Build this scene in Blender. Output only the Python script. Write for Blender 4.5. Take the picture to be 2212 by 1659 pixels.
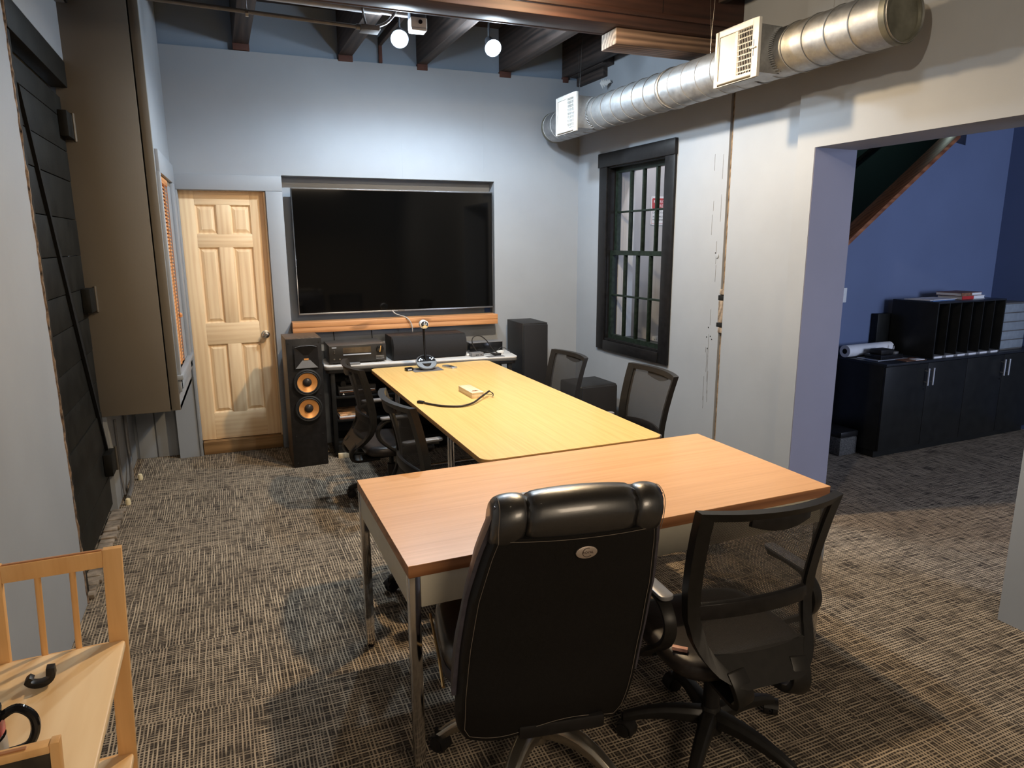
import bpy, bmesh, math, random
from mathutils import Vector, Matrix
random.seed(7)
PI = math.pi
SC = bpy.context.scene
COL = SC.collection
for o in list(bpy.data.objects):
    bpy.data.objects.remove(o, do_unlink=True)

# ------------------------------------------------------------------ camera
F_PX, W_PX = 1467.6, 2212.0
YAW, PITCH, ROLL, CAM_H = 0.3700, 0.2055, -0.0044, 1.6977
fw = Vector((math.sin(YAW) * math.cos(PITCH), math.cos(YAW) * math.cos(PITCH), -math.sin(PITCH)))
rt = Vector((math.cos(YAW), -math.sin(YAW), 0))
up = rt.cross(fw)
r2 = rt * math.cos(ROLL) + up * math.sin(ROLL)
u2 = -rt * math.sin(ROLL) + up * math.cos(ROLL)
cd = bpy.data.cameras.new('camera')
cd.sensor_fit = 'HORIZONTAL'; cd.sensor_width = 36.0; cd.lens = 36.0 * F_PX / W_PX; cd.clip_start = 0.05
cam = bpy.data.objects.new('camera', cd); COL.objects.link(cam)
m = Matrix.Identity(4)
for i in range(3):
    m[i][0] = r2[i]; m[i][1] = u2[i]; m[i][2] = -fw[i]
m[0][3], m[1][3], m[2][3] = 0, 0, CAM_H
cam.matrix_world = m
SC.camera = cam

# ------------------------------------------------------------------ world, lights, exposure
wd = bpy.data.worlds.new('world'); SC.world = wd; wd.use_nodes = True
wd.node_tree.nodes['Background'].inputs[0].default_value = (0.55, 0.65, 0.9, 1)
wd.node_tree.nodes['Background'].inputs[1].default_value = 0.03
vs = SC.view_settings
vs.view_transform = 'Standard'; vs.look = 'None'; vs.exposure = 0.34; vs.gamma = 1.0; vs.use_curve_mapping = False

COOL = (0.74, 0.88, 1.0)
WARM = (1.0, 0.72, 0.42)
def spot(name, loc, target, energy, color, cone, blend=0.6, radius=0.045):
    l = bpy.data.lights.new(name, 'SPOT'); l.energy = energy; l.color = color
    l.spot_size = math.radians(cone); l.spot_blend = blend; l.shadow_soft_size = radius
    o = bpy.data.objects.new(name, l); COL.objects.link(o); o.location = loc
    o.rotation_euler = (Vector(target) - Vector(loc)).to_track_quat('-Z', 'Y').to_euler()
    return o
def area(name, loc, target, energy, color, sx, sy):
    l = bpy.data.lights.new(name, 'AREA'); l.energy = energy; l.color = color; l.shape = 'RECTANGLE'; l.size = sx; l.size_y = sy
    o = bpy.data.objects.new(name, l); COL.objects.link(o); o.location = loc
    o.rotation_euler = (Vector(target) - Vector(loc)).to_track_quat('-Z', 'Y').to_euler()
    return o
# lamps of the room: (lens position, aim) - two are in view, the others hang just out of frame
LAMP_A = ((1.066, 4.70, 2.969), (0.75, 3.2, 0.2))
LAMP_B = ((1.719, 4.70, 2.972), (1.45, 3.0, 0.2))
LAMP_C = ((1.62, 3.42, 3.03), (1.50, 3.55, 0.0))
LAMP_E = ((0.35, 1.15, 3.05), (3.0, 4.3, 1.7))
LAMP_D = ((1.05, 3.45, 3.02), (2.1, 4.1, 0.9))
def point(name, loc, energy, color, radius=0.045):
    l = bpy.data.lights.new(name, 'POINT'); l.energy = energy; l.color = color; l.shadow_soft_size = radius
    o = bpy.data.objects.new(name, l); COL.objects.link(o); o.location = loc
    return o
spot('cool_lamp_light', LAMP_A[0], (LAMP_A[0][0], LAMP_A[0][1] - 0.25, 0), 58, COOL, 178, 0.4)
spot('cool_lamp_light', LAMP_B[0], (LAMP_B[0][0], LAMP_B[0][1] - 0.25, 0), 58, COOL, 178, 0.4)
point('cool_lamp_spill', LAMP_A[0], 25, COOL)
point('cool_lamp_spill', LAMP_B[0], 25, COOL)
spot('warm_lamp_light', LAMP_C[0], (LAMP_C[0][0] - 0.05, LAMP_C[0][1] - 0.05, 0), 170, WARM, 170, 0.6)
point('warm_lamp_spill', LAMP_C[0], 20, WARM)
spot('cool_lamp_light', LAMP_D[0], LAMP_D[1], 46, COOL, 120, 0.4)
spot('warm_lamp_light', LAMP_E[0], LAMP_E[1], 90, (1.0, 0.83, 0.62), 84, 0.5)
spot('passage_fill_light', (3.62, 4.95, 3.2), (3.75, 5.9, 1.5), 56, (1.0, 0.90, 0.84), 95, 0.6)  # added fill to brighten the passage wall, no known lamp there
point('stair_fill_light', (6.4, 5.0, 3.3), 3.0, (0.8, 1.0, 0.9))  # added fill that lifts the black stairwell, without a fixture
area('room_behind_light', (1.2, -2.6, 3.2), (1.2, -1.0, 0.0), 95, (1.0, 0.8, 0.58), 1.6, 1.6)
area('blue_room_window_light', (5.6, -1.6, 1.8), (5.4, 2.0, 1.2), 125, (0.66, 0.76, 1.0), 1.4, 1.6)

# ------------------------------------------------------------------ geometry helpers
class MB:
    def __init__(self):
        self.v = []; self.f = []
    def add(self, vs_, fs, M=None):
        n = len(self.v)
        for p in vs_:
            p = Vector(p)
            self.v.append(tuple(M @ p) if M else tuple(p))
        for f in fs:
            self.f.append([n + i for i in f])
        return self
    def box(self, x0, x1, y0, y1, z0, z1, M=None):
        return self.add([(x0, y0, z0), (x1, y0, z0), (x1, y1, z0), (x0, y1, z0), (x0, y0, z1), (x1, y0, z1), (x1, y1, z1), (x0, y1, z1)],
                        [(3, 2, 1, 0), (4, 5, 6, 7), (0, 1, 5, 4), (1, 2, 6, 5), (2, 3, 7, 6), (3, 0, 4, 7)], M)
    def prism(self, poly, z0, z1, M=None):
        n = len(poly)
        a = sum(poly[i][0] * poly[(i + 1) % n][1] - poly[(i + 1) % n][0] * poly[i][1] for i in range(n))
        if a < 0: poly = poly[::-1]
        vs_ = [(x, y, z0) for x, y in poly] + [(x, y, z1) for x, y in poly]
        fs = [tuple(range(n - 1, -1, -1)), tuple(range(n, 2 * n))] + [(i, (i + 1) % n, n + (i + 1) % n, n + i) for i in range(n)]
        return self.add(vs_, fs, M)
    def cyl(self, p0, p1, r0, r1=None, n=16, caps=True):
        r1 = r0 if r1 is None else r1
        p0 = Vector(p0); p1 = Vector(p1); d = (p1 - p0).normalized()
        a = d.orthogonal().normalized(); b = d.cross(a)
        vs_ = [p0 + (a * math.cos(2 * PI * i / n) + b * math.sin(2 * PI * i / n)) * r0 for i in range(n)]
        vs_ += [p1 + (a * math.cos(2 * PI * i / n) + b * math.sin(2 * PI * i / n)) * r1 for i in range(n)]
        fs = [(i, (i + 1) % n, n + (i + 1) % n, n + i) for i in range(n)]
        if caps: fs += [tuple(range(n - 1, -1, -1)), tuple(range(n, 2 * n))]
        return self.add(vs_, fs)
    def tube(self, pts, r, n=8, caps=True, section=None):
        pts = [Vector(p) for p in pts]; k = len(pts)
        rr = r if isinstance(r, (list, tuple)) else [r] * k
        T = [(pts[min(i + 1, k - 1)] - pts[max(i - 1, 0)]).normalized() for i in range(k)]
        a = T[0].orthogonal().normalized()
        if section:  # keep the section's first axis as given
            a = Vector(section[0])
        vs_ = []
        sec = [(math.cos(2 * PI * i / n), math.sin(2 * PI * i / n)) for i in range(n)] if not section else section[1]
        n = len(sec)
        for i in range(k):
            a = (a - T[i] * a.dot(T[i])).normalized(); b = T[i].cross(a)
            for c, s_ in sec:
                vs_.append(pts[i] + (a * c + b * s_) * rr[i])
        fs = []
        for i in range(k - 1):
            for j in range(n):
                fs.append((i * n + j, i * n + (j + 1) % n, (i + 1) * n + (j + 1) % n, (i + 1) * n + j))
        if caps: fs += [tuple(range(n - 1, -1, -1)), tuple(range((k - 1) * n, k * n))]
        return self.add(vs_, fs)
    def band(self, pts, w, t, axis):
        """rectangular strip along pts, w wide along axis and t thick"""
        h, g = w / 2, t / 2
        return self.tube(pts, 1.0, section=(axis, [(h, -g), (h, g), (-h, g), (-h, -g)]))
    def lathe(self, prof, n=24, M=None, caps=True):
        vs_ = []; k = len(prof)
        for r, z in prof:
            for i in range(n):
                vs_.append((r * math.cos(2 * PI * i / n), r * math.sin(2 * PI * i / n), z))
        fs = []
        for i in range(k - 1):
            for j in range(n):
                fs.append((i * n + j, i * n + (j + 1) % n, (i + 1) * n + (j + 1) % n, (i + 1) * n + j))
        if caps and prof[0][0] > 1e-6: fs.append(tuple(range(n - 1, -1, -1)))
        if caps and prof[-1][0] > 1e-6: fs.append(tuple(range((k - 1) * n, k * n)))
        return self.add(vs_, fs, M)
    def grid(self, fn, nu, nv, closed_u=False):
        vs_ = [fn(i / nu, j / nv) for j in range(nv + 1) for i in range(nu + 1)]
        fs = [(j * (nu + 1) + i, j * (nu + 1) + i + 1, (j + 1) * (nu + 1) + i + 1, (j + 1) * (nu + 1) + i) for j in range(nv) for i in range(nu)]
        return self.add(vs_, fs)
    def rings(self, rings, caps=True):
        n = len(rings[0]); vs_ = [p for r in rings for p in r]; fs = []
        for i in range(len(rings) - 1):
            for j in range(n):
                fs.append((i * n + j, i * n + (j + 1) % n, (i + 1) * n + (j + 1) % n, (i + 1) * n + j))
        if caps: fs += [tuple(range(n - 1, -1, -1)), tuple(range((len(rings) - 1) * n, len(rings) * n))]
        return self.add(vs_, fs)
    def mesh(self, name, bevel=0.0, seg=2, smooth=35):
        me = bpy.data.meshes.new(name)
        me.from_pydata(self.v, [], self.f); me.validate(); me.update()
        bm = bmesh.new(); bm.from_mesh(me)
        bmesh.ops.remove_doubles(bm, verts=bm.verts, dist=1e-5)
        bmesh.ops.recalc_face_normals(bm, faces=bm.faces)
        if bevel:
            es = [e for e in bm.edges if len(e.link_faces) == 2 and e.calc_face_angle(0) > 0.5]
            bmesh.ops.bevel(bm, geom=es, offset=bevel, segments=seg, affect='EDGES', profile=0.5, clamp_overlap=True)
        bm.to_mesh(me); bm.free()
        if smooth:
            for p in me.polygons: p.use_smooth = True
            me.set_sharp_from_angle(angle=math.radians(smooth))
        return me
    def build(self, name, mat, parent=None, bevel=0.0, seg=2, smooth=35):
        o = bpy.data.objects.new(name, self.mesh(name, bevel, seg, smooth)); COL.objects.link(o)
        o.data.materials.append(mat)
        if parent: o.parent = parent
        return o
def tag(o, label, cat=None, group=None):
    o['label'] = label
    if cat: o['category'] = cat
    if group: o['group'] = group
    return o
def thing(name, label, cat, loc=(0, 0, 0), rotz=0.0, group=None):
    o = bpy.data.objects.new(name, None); COL.objects.link(o); o.empty_display_size = 0.05
    o.location = loc; o.rotation_euler = (0, 0, rotz)
    return tag(o, label, cat, group)
def struct(o, label=None):
    o['kind'] = 'structure'
    if label: o['label'] = label
    return o
def dup(root, loc=None, rotz=None, label=None):
    def cp(o, par):
        c = o.copy(); COL.objects.link(c)
        if par: c.parent = par
        for ch in list(o.children): cp(ch, c)
        return c
    r = cp(root, None)
    if loc is not None: r.location = loc
    if rotz is not None: r.rotation_euler = (0, 0, rotz)
    if label: r['label'] = label
    return r
def text_mesh(body, size, M, name, mat, parent=None, depth=0.0004, align='CENTER', xscale=1.0):
    cu = bpy.data.curves.new(name, 'FONT'); cu.body = body; cu.size = size; cu.align_x = align; cu.align_y = 'CENTER'; cu.extrude = depth
    cu.resolution_u = 3
    to = bpy.data.objects.new('tmp', cu); COL.objects.link(to)
    dg = bpy.context.evaluated_depsgraph_get()
    me = bpy.data.meshes.new_from_object(to.evaluated_get(dg))
    bpy.data.objects.remove(to, do_unlink=True); bpy.data.curves.remove(cu)
    me.transform(M @ Matrix.Diagonal((xscale, 1, 1, 1)))
    o = bpy.data.objects.new(name, me); COL.objects.link(o); me.materials.clear(); me.materials.append(mat)
    if parent: o.parent = parent
    return o
def RZ(a): return Matrix.Rotation(a, 4, 'Z')
def TR(*p): return Matrix.Translation(p)
def smoothpath(pts, sub=6):
    """Catmull-Rom through pts"""
    P = [Vector(p) for p in pts]; out = []
    for i in range(len(P) - 1):
        p0 = P[max(i - 1, 0)]; p1 = P[i]; p2 = P[i + 1]; p3 = P[min(i + 2, len(P) - 1)]
        for k in range(sub):
            t = k / sub
            out.append(0.5 * ((2 * p1) + (-p0 + p2) * t + (2 * p0 - 5 * p1 + 4 * p2 - p3) * t * t + (-p0 + 3 * p1 - 3 * p2 + p3) * t ** 3))
    out.append(P[-1]); return out
def rrect(x0, x1, y0, y1, r, n=5):
    out = []
    for cx, cy, a0 in ((x1 - r, y1 - r, 0), (x0 + r, y1 - r, 90), (x0 + r, y0 + r, 180), (x1 - r, y0 + r, 270)):
        for k in range(n + 1):
            a = math.radians(a0 + 90 * k / n); out.append((cx + r * math.cos(a), cy + r * math.sin(a)))
    return out

# ------------------------------------------------------------------ materials
def nt(name):
    m_ = bpy.data.materials.new(name); m_.use_nodes = True
    t = m_.node_tree; b = t.nodes['Principled BSDF']
    return m_, t, b
def L(t, a, b): t.links.new(a, b)
def coords(t, scale=(1, 1, 1), rot=(0, 0, 0), kind='Object'):
    c = t.nodes.new('ShaderNodeTexCoord'); mp = t.nodes.new('ShaderNodeMapping')
    mp.inputs['Scale'].default_value = scale; mp.inputs['Rotation'].default_value = rot
    L(t, c.outputs[kind], mp.inputs[0]); return mp.outputs[0]
def noise(t, vec, scale, detail=3, rough=0.5, dist=0.0):
    n = t.nodes.new('ShaderNodeTexNoise'); n.inputs['Scale'].default_value = scale; n.inputs['Detail'].default_value = detail
    n.inputs['Roughness'].default_value = rough; n.inputs['Distortion'].default_value = dist
    L(t, vec, n.inputs['Vector']); return n.outputs['Fac']
def ramp(t, fac, stops):
    r = t.nodes.new('ShaderNodeValToRGB'); L(t, fac, r.inputs[0]); e = r.color_ramp.elements
    while len(e) < len(stops): e.new(0.5)
    for el, (p, c) in zip(e, stops):
        el.position = p; el.color = (*c, 1) if len(c) == 3 else c
    return r.outputs[0]
def mathn(t, op, a, b=None):
    n = t.nodes.new('ShaderNodeMath'); n.operation = op
    for i, x in enumerate((a, b)):
        if x is None: continue
        if isinstance(x, (int, float)): n.inputs[i].default_value = x
        else: L(t, x, n.inputs[i])
    return n.outputs[0]
def mixc(t, fac, a, b):
    n = t.nodes.new('ShaderNodeMix'); n.data_type = 'RGBA'
    if isinstance(fac, (int, float)): n.inputs[0].default_value = fac
    else: L(t, fac, n.inputs[0])
    for i, x in ((6, a), (7, b)):
        if isinstance(x, tuple): n.inputs[i].default_value = (*x, 1)
        else: L(t, x, n.inputs[i])
    return n.outputs[2]
def bump(t, b, h, strength=0.2, dist=0.01):
    n = t.nodes.new('ShaderNodeBump'); n.inputs['Strength'].default_value = strength; n.inputs['Distance'].default_value = dist
    L(t, h, n.inputs['Height']); L(t, n.outputs[0], b.inputs['Normal'])
def plain(name, c, rough=0.5, metal=0.0, var=0.12, scale=20.0, bmp=0.0, spec=0.5, coat=0.0):
    m_, t, b = nt(name)
    f = noise(t, coords(t), scale, 3)
    d = tuple(max(0, x * (1 - var)) for x in c); e = tuple(min(1, x * (1 + var)) for x in c)
    L(t, ramp(t, f, [(0.3, d), (0.7, e)]), b.inputs['Base Color'])
    b.inputs['Roughness'].default_value = rough; b.inputs['Metallic'].default_value = metal
    b.inputs['Specular IOR Level'].default_value = spec if (max(c) > 0.03 or spec != 0.5) else 0.25
    if coat: b.inputs['Coat Weight'].default_value = coat; b.inputs['Coat Roughness'].default_value = 0.1
    if bmp: bump(t, b, noise(t, coords(t), scale * 6, 4), bmp, 0.003)
    return m_
def paint(name, c, stain=(0.9, 1.05), rough=0.55):
    m_, t, b = nt(name)
    v = coords(t)
    big = noise(t, v, 1.3, 4, 0.6); fine = noise(t, v, 60, 2)
    col = ramp(t, big, [(0.25, tuple(x * stain[0] for x in c)), (0.75, tuple(min(1, x * stain[1]) for x in c))])
    specks = ramp(t, noise(t, v, 9, 5, 0.75), [(0.70, (0, 0, 0)), (0.80, (1, 1, 1))])
    L(t, mixc(t, mathn(t, 'MULTIPLY', specks, 0.18), col, tuple(x * 0.55 for x in c)), b.inputs['Base Color'])
    b.inputs['Roughness'].default_value = rough; b.inputs['Specular IOR Level'].default_value = 0.35
    bump(t, b, fine, 0.06, 0.004)
    return m_
def wood(name, dark, light, along='X', fine=60.0, rough=0.4, rings=0.35, knots=False, coat=0.0, streak=(0.45, 0.75)):
    m_, t, b = nt(name)
    k = 2.2
    sc = {'X': (k, fine, fine), 'Y': (fine, k, fine), 'Z': (fine, fine, k)}[along]
    s2 = {'X': (0.55, 7, 7), 'Y': (7, 0.55, 7), 'Z': (7, 7, 0.55)}[along]
    g = noise(t, coords(t, sc), 1.0, 3, 0.6, 0.3)
    w = t.nodes.new('ShaderNodeTexWave'); w.wave_type = 'RINGS'; w.rings_direction = {'X': 'X', 'Y': 'Y', 'Z': 'Z'}[along]
    w.inputs['Scale'].default_value = 1.2; w.inputs['Distortion'].default_value = 9; w.inputs['Detail'].default_value = 2; w.inputs['Detail Scale'].default_value = 0.7
    L(t, coords(t, s2), w.inputs['Vector'])
    f = mathn(t, 'ADD', mathn(t, 'MULTIPLY', g, 1 - rings), mathn(t, 'MULTIPLY', w.outputs['Fac'], rings))
    col = ramp(t, f, [(streak[0] - 0.2, dark), (streak[1], light)])
    if knots:
        kn = ramp(t, noise(t, coords(t, {'X': (3, 9, 9), 'Y': (9, 3, 9), 'Z': (9, 9, 3)}[along]), 1.0, 1), [(0.66, (0, 0, 0)), (0.74, (1, 1, 1))])
        col = mixc(t, mathn(t, 'MULTIPLY', kn, 0.6), col, tuple(x * 0.35 for x in dark))
    L(t, col, b.inputs['Base Color']); b.inputs['Roughness'].default_value = rough
    bump(t, b, g, 0.08, 0.002)
    if coat: b.inputs['Coat Weight'].default_value = coat; b.inputs['Coat Roughness'].default_value = 0.25
    return m_
def glow(name, c, s_):
    m_, t, b = nt(name); b.inputs['Base Color'].default_value = (*c, 1); b.inputs['Emission Color'].default_value = (*c, 1); b.inputs['Emission Strength'].default_value = s_
    return m_

def carpet_mat():
    m_, t, b = nt('carpet')
    v = coords(t, (1, 1, 1), (0, 0, -0.035))
    sp = t.nodes.new('ShaderNodeSeparateXYZ'); L(t, v, sp.inputs[0])
    X, Y = sp.outputs['X'], sp.outputs['Y']
    # carpet squares of half a metre: thread phase and strength change from square to square
    def cell(a): return mathn(t, 'FLOOR', mathn(t, 'MULTIPLY', a, 2.0))
    cb = t.nodes.new('ShaderNodeCombineXYZ'); L(t, cell(X), cb.inputs[0]); L(t, cell(Y), cb.inputs[1])
    wn = t.nodes.new('ShaderNodeTexWhiteNoise'); wn.noise_dimensions = '2D'; L(t, cb.outputs[0], wn.inputs['Vector'])
    rnd = wn.outputs['Value']
    def threads(a, sc_line, sc_mod, freq, lo):
        wob = mathn(t, 'MULTIPLY', noise(t, coords(t, sc_line, (0, 0, -0.035)), 1.0, 2), 0.010)
        ph = mathn(t, 'ADD', mathn(t, 'MULTIPLY', mathn(t, 'ADD', a, wob), freq * 2 * PI), mathn(t, 'MULTIPLY', rnd, 9.0))
        sn = mathn(t, 'ADD', mathn(t, 'MULTIPLY', mathn(t, 'SINE', ph), 0.5), 0.5)
        ln = ramp(t, sn, [(0.46, (0, 0, 0)), (0.74, (1, 1, 1))])
        md = ramp(t, noise(t, coords(t, sc_mod, (0, 0, -0.035)), 1.0, 2, 0.6), [(0.38, (lo, lo, lo)), (0.56, (1, 1, 1))])
        return mathn(t, 'MULTIPLY', ln, md)
    t1 = threads(Y, (6, 22, 1), (6, 58, 1), 74, 0.03)
    t2 = threads(X, (22, 6, 1), (62, 6, 1), 78, 0.03)
    k1 = mathn(t, 'ADD', mathn(t, 'MULTIPLY', rnd, 0.35), 0.65); k2 = mathn(t, 'SUBTRACT', 1.0, mathn(t, 'MULTIPLY', rnd, 0.35))
    thr = mathn(t, 'MAXIMUM', mathn(t, 'MULTIPLY', t1, k1), mathn(t, 'MULTIPLY', t2, k2))
    big = noise(t, coords(t), 2.4, 3)
    base = ramp(t, noise(t, coords(t), 260, 2), [(0.3, (0.018, 0.015, 0.014)), (0.7, (0.060, 0.050, 0.043))])
    thread = ramp(t, big, [(0.3, (0.40, 0.325, 0.24)), (0.7, (0.54, 0.445, 0.33))])
    L(t, mixc(t, mathn(t, 'MULTIPLY', thr, 0.95), base, thread), b.inputs['Base Color'])
    b.inputs['Roughness'].default_value = 0.95; b.inputs['Specular IOR Level'].default_value = 0.1
    bump(t, b, thr, 0.5, 0.004)
    return m_
def mesh_mat():
    m_, t, b = nt('chair_mesh_fabric')
    b.inputs['Base Color'].default_value = (0.016, 0.014, 0.013, 1); b.inputs['Roughness'].default_value = 0.7
    c = t.nodes.new('ShaderNodeTexCoord'); sp = t.nodes.new('ShaderNodeSeparateXYZ'); L(t, c.outputs['Object'], sp.inputs[0])
    k = 2 * PI / 0.0042
    def wv(s_): return mathn(t, 'SINE', mathn(t, 'MULTIPLY', s_, k))
    d1 = mathn(t, 'ADD', sp.outputs['X'], sp.outputs['Z']); d2 = mathn(t, 'SUBTRACT', sp.outputs['X'], sp.outputs['Z'])
    hole = mathn(t, 'MULTIPLY', mathn(t, 'GREATER_THAN', wv(d1), 0.12), mathn(t, 'GREATER_THAN', wv(d2), 0.12))
    tr = t.nodes.new('ShaderNodeBsdfTransparent'); mx = t.nodes.new('ShaderNodeMixShader')
    L(t, hole, mx.inputs[0]); L(t, b.outputs[0], mx.inputs[1]); L(t, tr.outputs[0], mx.inputs[2])
    L(t, mx.outputs[0], t.nodes['Material Output'].inputs[0])
    return m_
def glass_mat():
    m_, t, b = nt('window_glass')
    tr = t.nodes.new('ShaderNodeBsdfTransparent'); tr.inputs[0].default_value = (0.93, 0.95, 0.96, 1)
    gl = t.nodes.new('ShaderNodeBsdfGlossy'); gl.inputs['Roughness'].default_value = 0.02
    lwt = t.nodes.new('ShaderNodeLayerWeight'); lwt.inputs[0].default_value = 0.5
    fac = mathn(t, 'ADD', mathn(t, 'MULTIPLY', mathn(t, 'POWER', lwt.outputs['Facing'], 5.0), 0.5), 0.025)
    mx = t.nodes.new('ShaderNodeMixShader'); L(t, fac, mx.inputs[0]); L(t, tr.outputs[0], mx.inputs[1]); L(t, gl.outputs[0], mx.inputs[2])
    L(t, mx.outputs[0], t.nodes['Material Output'].inputs[0]); return m_
def duct_mat():
    m_, t, b = nt('galvanised_steel')
    v = coords(t); f = noise(t, v, 14, 4, 0.7)
    L(t, ramp(t, f, [(0.3, (0.30, 0.31, 0.32)), (0.7, (0.44, 0.45, 0.46))]), b.inputs['Base Color'])
    b.inputs['Metallic'].default_value = 0.9
    L(t, ramp(t, noise(t, v, 30, 3), [(0.3, (0.48, 0.48, 0.48)), (0.7, (0.60, 0.60, 0.60))]), b.inputs['Roughness'])
    return m_

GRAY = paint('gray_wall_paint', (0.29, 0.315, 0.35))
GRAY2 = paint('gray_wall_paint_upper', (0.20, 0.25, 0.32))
TAUPE = paint('brown_bay_panel', (0.165, 0.148, 0.125))  # browner and darker than the grey on the bay's side
PASSAGE = paint('passage_paint', (0.50, 0.49, 0.50))
BLUE = paint('blue_wall_paint', (0.135, 0.175, 0.30))
LILAC = paint('reveal_paint', (0.205, 0.21, 0.275))
CARPET = carpet_mat()
BEAM = wood('dark_beam_wood', (0.020, 0.008, 0.006), (0.060, 0.024, 0.016), 'X', 22, 0.6, 0.15)
JOIST = wood('dark_joist_wood', (0.010, 0.008, 0.008), (0.055, 0.038, 0.032), 'Y', 40, 0.7, 0.3)
JEND = plain('red_brown_joist_end', (0.075, 0.028, 0.020), 0.8)
OLDCUT = wood('grey_brown_timber', (0.10, 0.075, 0.055), (0.34, 0.27, 0.20), 'X', 50, 0.75, 0.3)
DECK = wood('dark_deck_wood', (0.012, 0.010, 0.010), (0.04, 0.03, 0.028), 'X', 30, 0.8)
PINE = wood('clear_pine', (0.74, 0.51, 0.29), (0.86, 0.66, 0.42), 'Z', 26, 0.42, 0.25, streak=(0.40, 0.62))
PINEX = wood('clear_pine_cross', (0.74, 0.51, 0.29), (0.86, 0.66, 0.42), 'X', 26, 0.42, 0.2, streak=(0.40, 0.62))
SHELFW = wood('orange_pine_board', (0.42, 0.18, 0.07), (0.62, 0.31, 0.13), 'X', 30, 0.45, 0.2, knots=True)
TANTOP = wood('tan_oak_laminate', (0.66, 0.40, 0.13), (0.78, 0.51, 0.19), 'Y', 80, 0.34, 0.10, coat=0.15, streak=(0.38, 0.60))
TANEDGE = plain('tan_edge_band', (0.42, 0.22, 0.07), 0.45)
DESKTOP = wood('walnut_laminate', (0.62, 0.315, 0.135), (0.74, 0.41, 0.19), 'X', 80, 0.34, 0.10, coat=0.15, streak=(0.38, 0.60))
DESKEDGE = wood('walnut_edge', (0.22, 0.085, 0.032), (0.40, 0.18, 0.075), 'X', 60, 0.4)
BIRCH = wood('birch_wood', (0.62, 0.34, 0.13), (0.76, 0.46, 0.20), 'Z', 40, 0.4, 0.25)
BIRCHT = wood('birch_shelf', (0.74, 0.51, 0.27), (0.86, 0.65, 0.40), 'Y', 20, 0.36, 0.4)
BLINDW = wood('orange_blind_wood', (0.45, 0.17, 0.05), (0.75, 0.34, 0.12), 'Y', 40, 0.5)
SILLRAW = wood('raw_sill_wood', (0.16, 0.085, 0.03), (0.36, 0.21, 0.09), 'X', 40, 0.8)
BLACKDOOR = plain('black_iron_paint', (0.007, 0.007, 0.006), 0.6, 0.0, 0.5, 8, 0.3, 0.2)
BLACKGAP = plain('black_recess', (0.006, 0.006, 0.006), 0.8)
WINBLACK = plain('window_black_paint', (0.008, 0.008, 0.009), 0.42, 0.0, 0.3, 30, 0.1)
WINGREEN = plain('window_dark_green_paint', (0.010, 0.017, 0.013), 0.4, 0.0, 0.5, 40)
GLASS = glass_mat()
DUCT = duct_mat()
DUCTCAP = plain('duct_end_cap_metal', (0.16, 0.16, 0.13), 0.5, 0.6, 0.3, 12)
VENT = plain('white_vent_enamel', (0.64, 0.64, 0.62), 0.35, 0.0, 0.03)
VENTIN = plain('vent_inner_dark', (0.02, 0.018, 0.016), 0.8)
TVBLACK = plain('tv_screen_black', (0.002, 0.002, 0.002), 0.05, 0.0, 0.05, 3, 0, 0.32)
TVFRAME = plain('tv_frame_gunmetal', (0.30, 0.31, 0.33), 0.28, 0.9, 0.05)
BLK = plain('black_plastic', (0.014, 0.013, 0.013), 0.42, 0.0, 0.25, 30)
BLKGLOSS = plain('black_gloss', (0.010, 0.010, 0.011), 0.15, 0.0, 0.2)
BLKVINYL = plain('black_vinyl_cabinet', (0.016, 0.016, 0.017), 0.5, 0.0, 0.2, 60, 0.15)
GRILLE = plain('black_speaker_grille', (0.016, 0.016, 0.018), 0.85, 0.0, 0.15, 200, 0.3)
VENEER = wood('brown_black_veneer', (0.03, 0.018, 0.012), (0.16, 0.10, 0.06), 'Z', 50, 0.45)
COPPER = plain('copper_cone', (0.80, 0.36, 0.11), 0.30, 0.35, 0.05)
CONEBLK = plain('dust_cap_black', (0.03, 0.026, 0.024), 0.3, 0.0, 0.1)
RUBBER = plain('rubber_surround', (0.02, 0.02, 0.02), 0.6)
HORN = plain('horn_grey', (0.10, 0.105, 0.115), 0.35)
CHROME = plain('chrome', (0.62, 0.62, 0.63), 0.10, 1.0, 0.04)
STEEL = plain('satin_nickel', (0.55, 0.54, 0.52), 0.25, 1.0, 0.05)
SILVERPL = plain('silver_handles', (0.62, 0.65, 0.70), 0.3, 0.8, 0.04)
BEIGEMETAL = plain('beige_metal_apron', (0.52, 0.49, 0.40), 0.42, 0.0, 0.04)
WHITETOP = plain('white_laminate', (0.62, 0.61, 0.60), 0.4, 0.0, 0.05)
DARKEDGE = plain('grey_rubber_edge', (0.10, 0.095, 0.09), 0.5)
RACKBLK = plain('rack_black', (0.010, 0.010, 0.010), 0.45, 0.0, 0.3, 20)
LEATHER = plain('black_leather', (0.014, 0.013, 0.013), 0.33, 0.0, 0.2, 120, 0.12, 1.0, 0.4)
LEATHERD = plain('black_leather_panel', (0.0055, 0.005, 0.005), 0.5, 0.0, 0.2, 140, 0.2, 0.3)
LEATHSIDE = plain('purple_black_gusset', (0.050, 0.046, 0.060), 0.42, 0.0, 0.2, 60)
STITCH = plain('tan_stitching', (0.15, 0.125, 0.10), 0.7)
BASEMETAL = plain('champagne_metal', (0.40, 0.36, 0.30), 0.25, 0.9, 0.05)
EMBLEM = plain('emblem_plate', (0.42, 0.35, 0.30), 0.35, 0.6, 0.05)
EMBDARK = plain('emblem_dark', (0.04, 0.02, 0.015), 0.5)
CHAIRPL = plain('chair_dark_plastic', (0.014, 0.013, 0.012), 0.40, 0.0, 0.15, 40)
SEATLEA = plain('seat_dark_leather', (0.026, 0.022, 0.021), 0.34, 0.0, 0.15, 90, 0.1)
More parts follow.
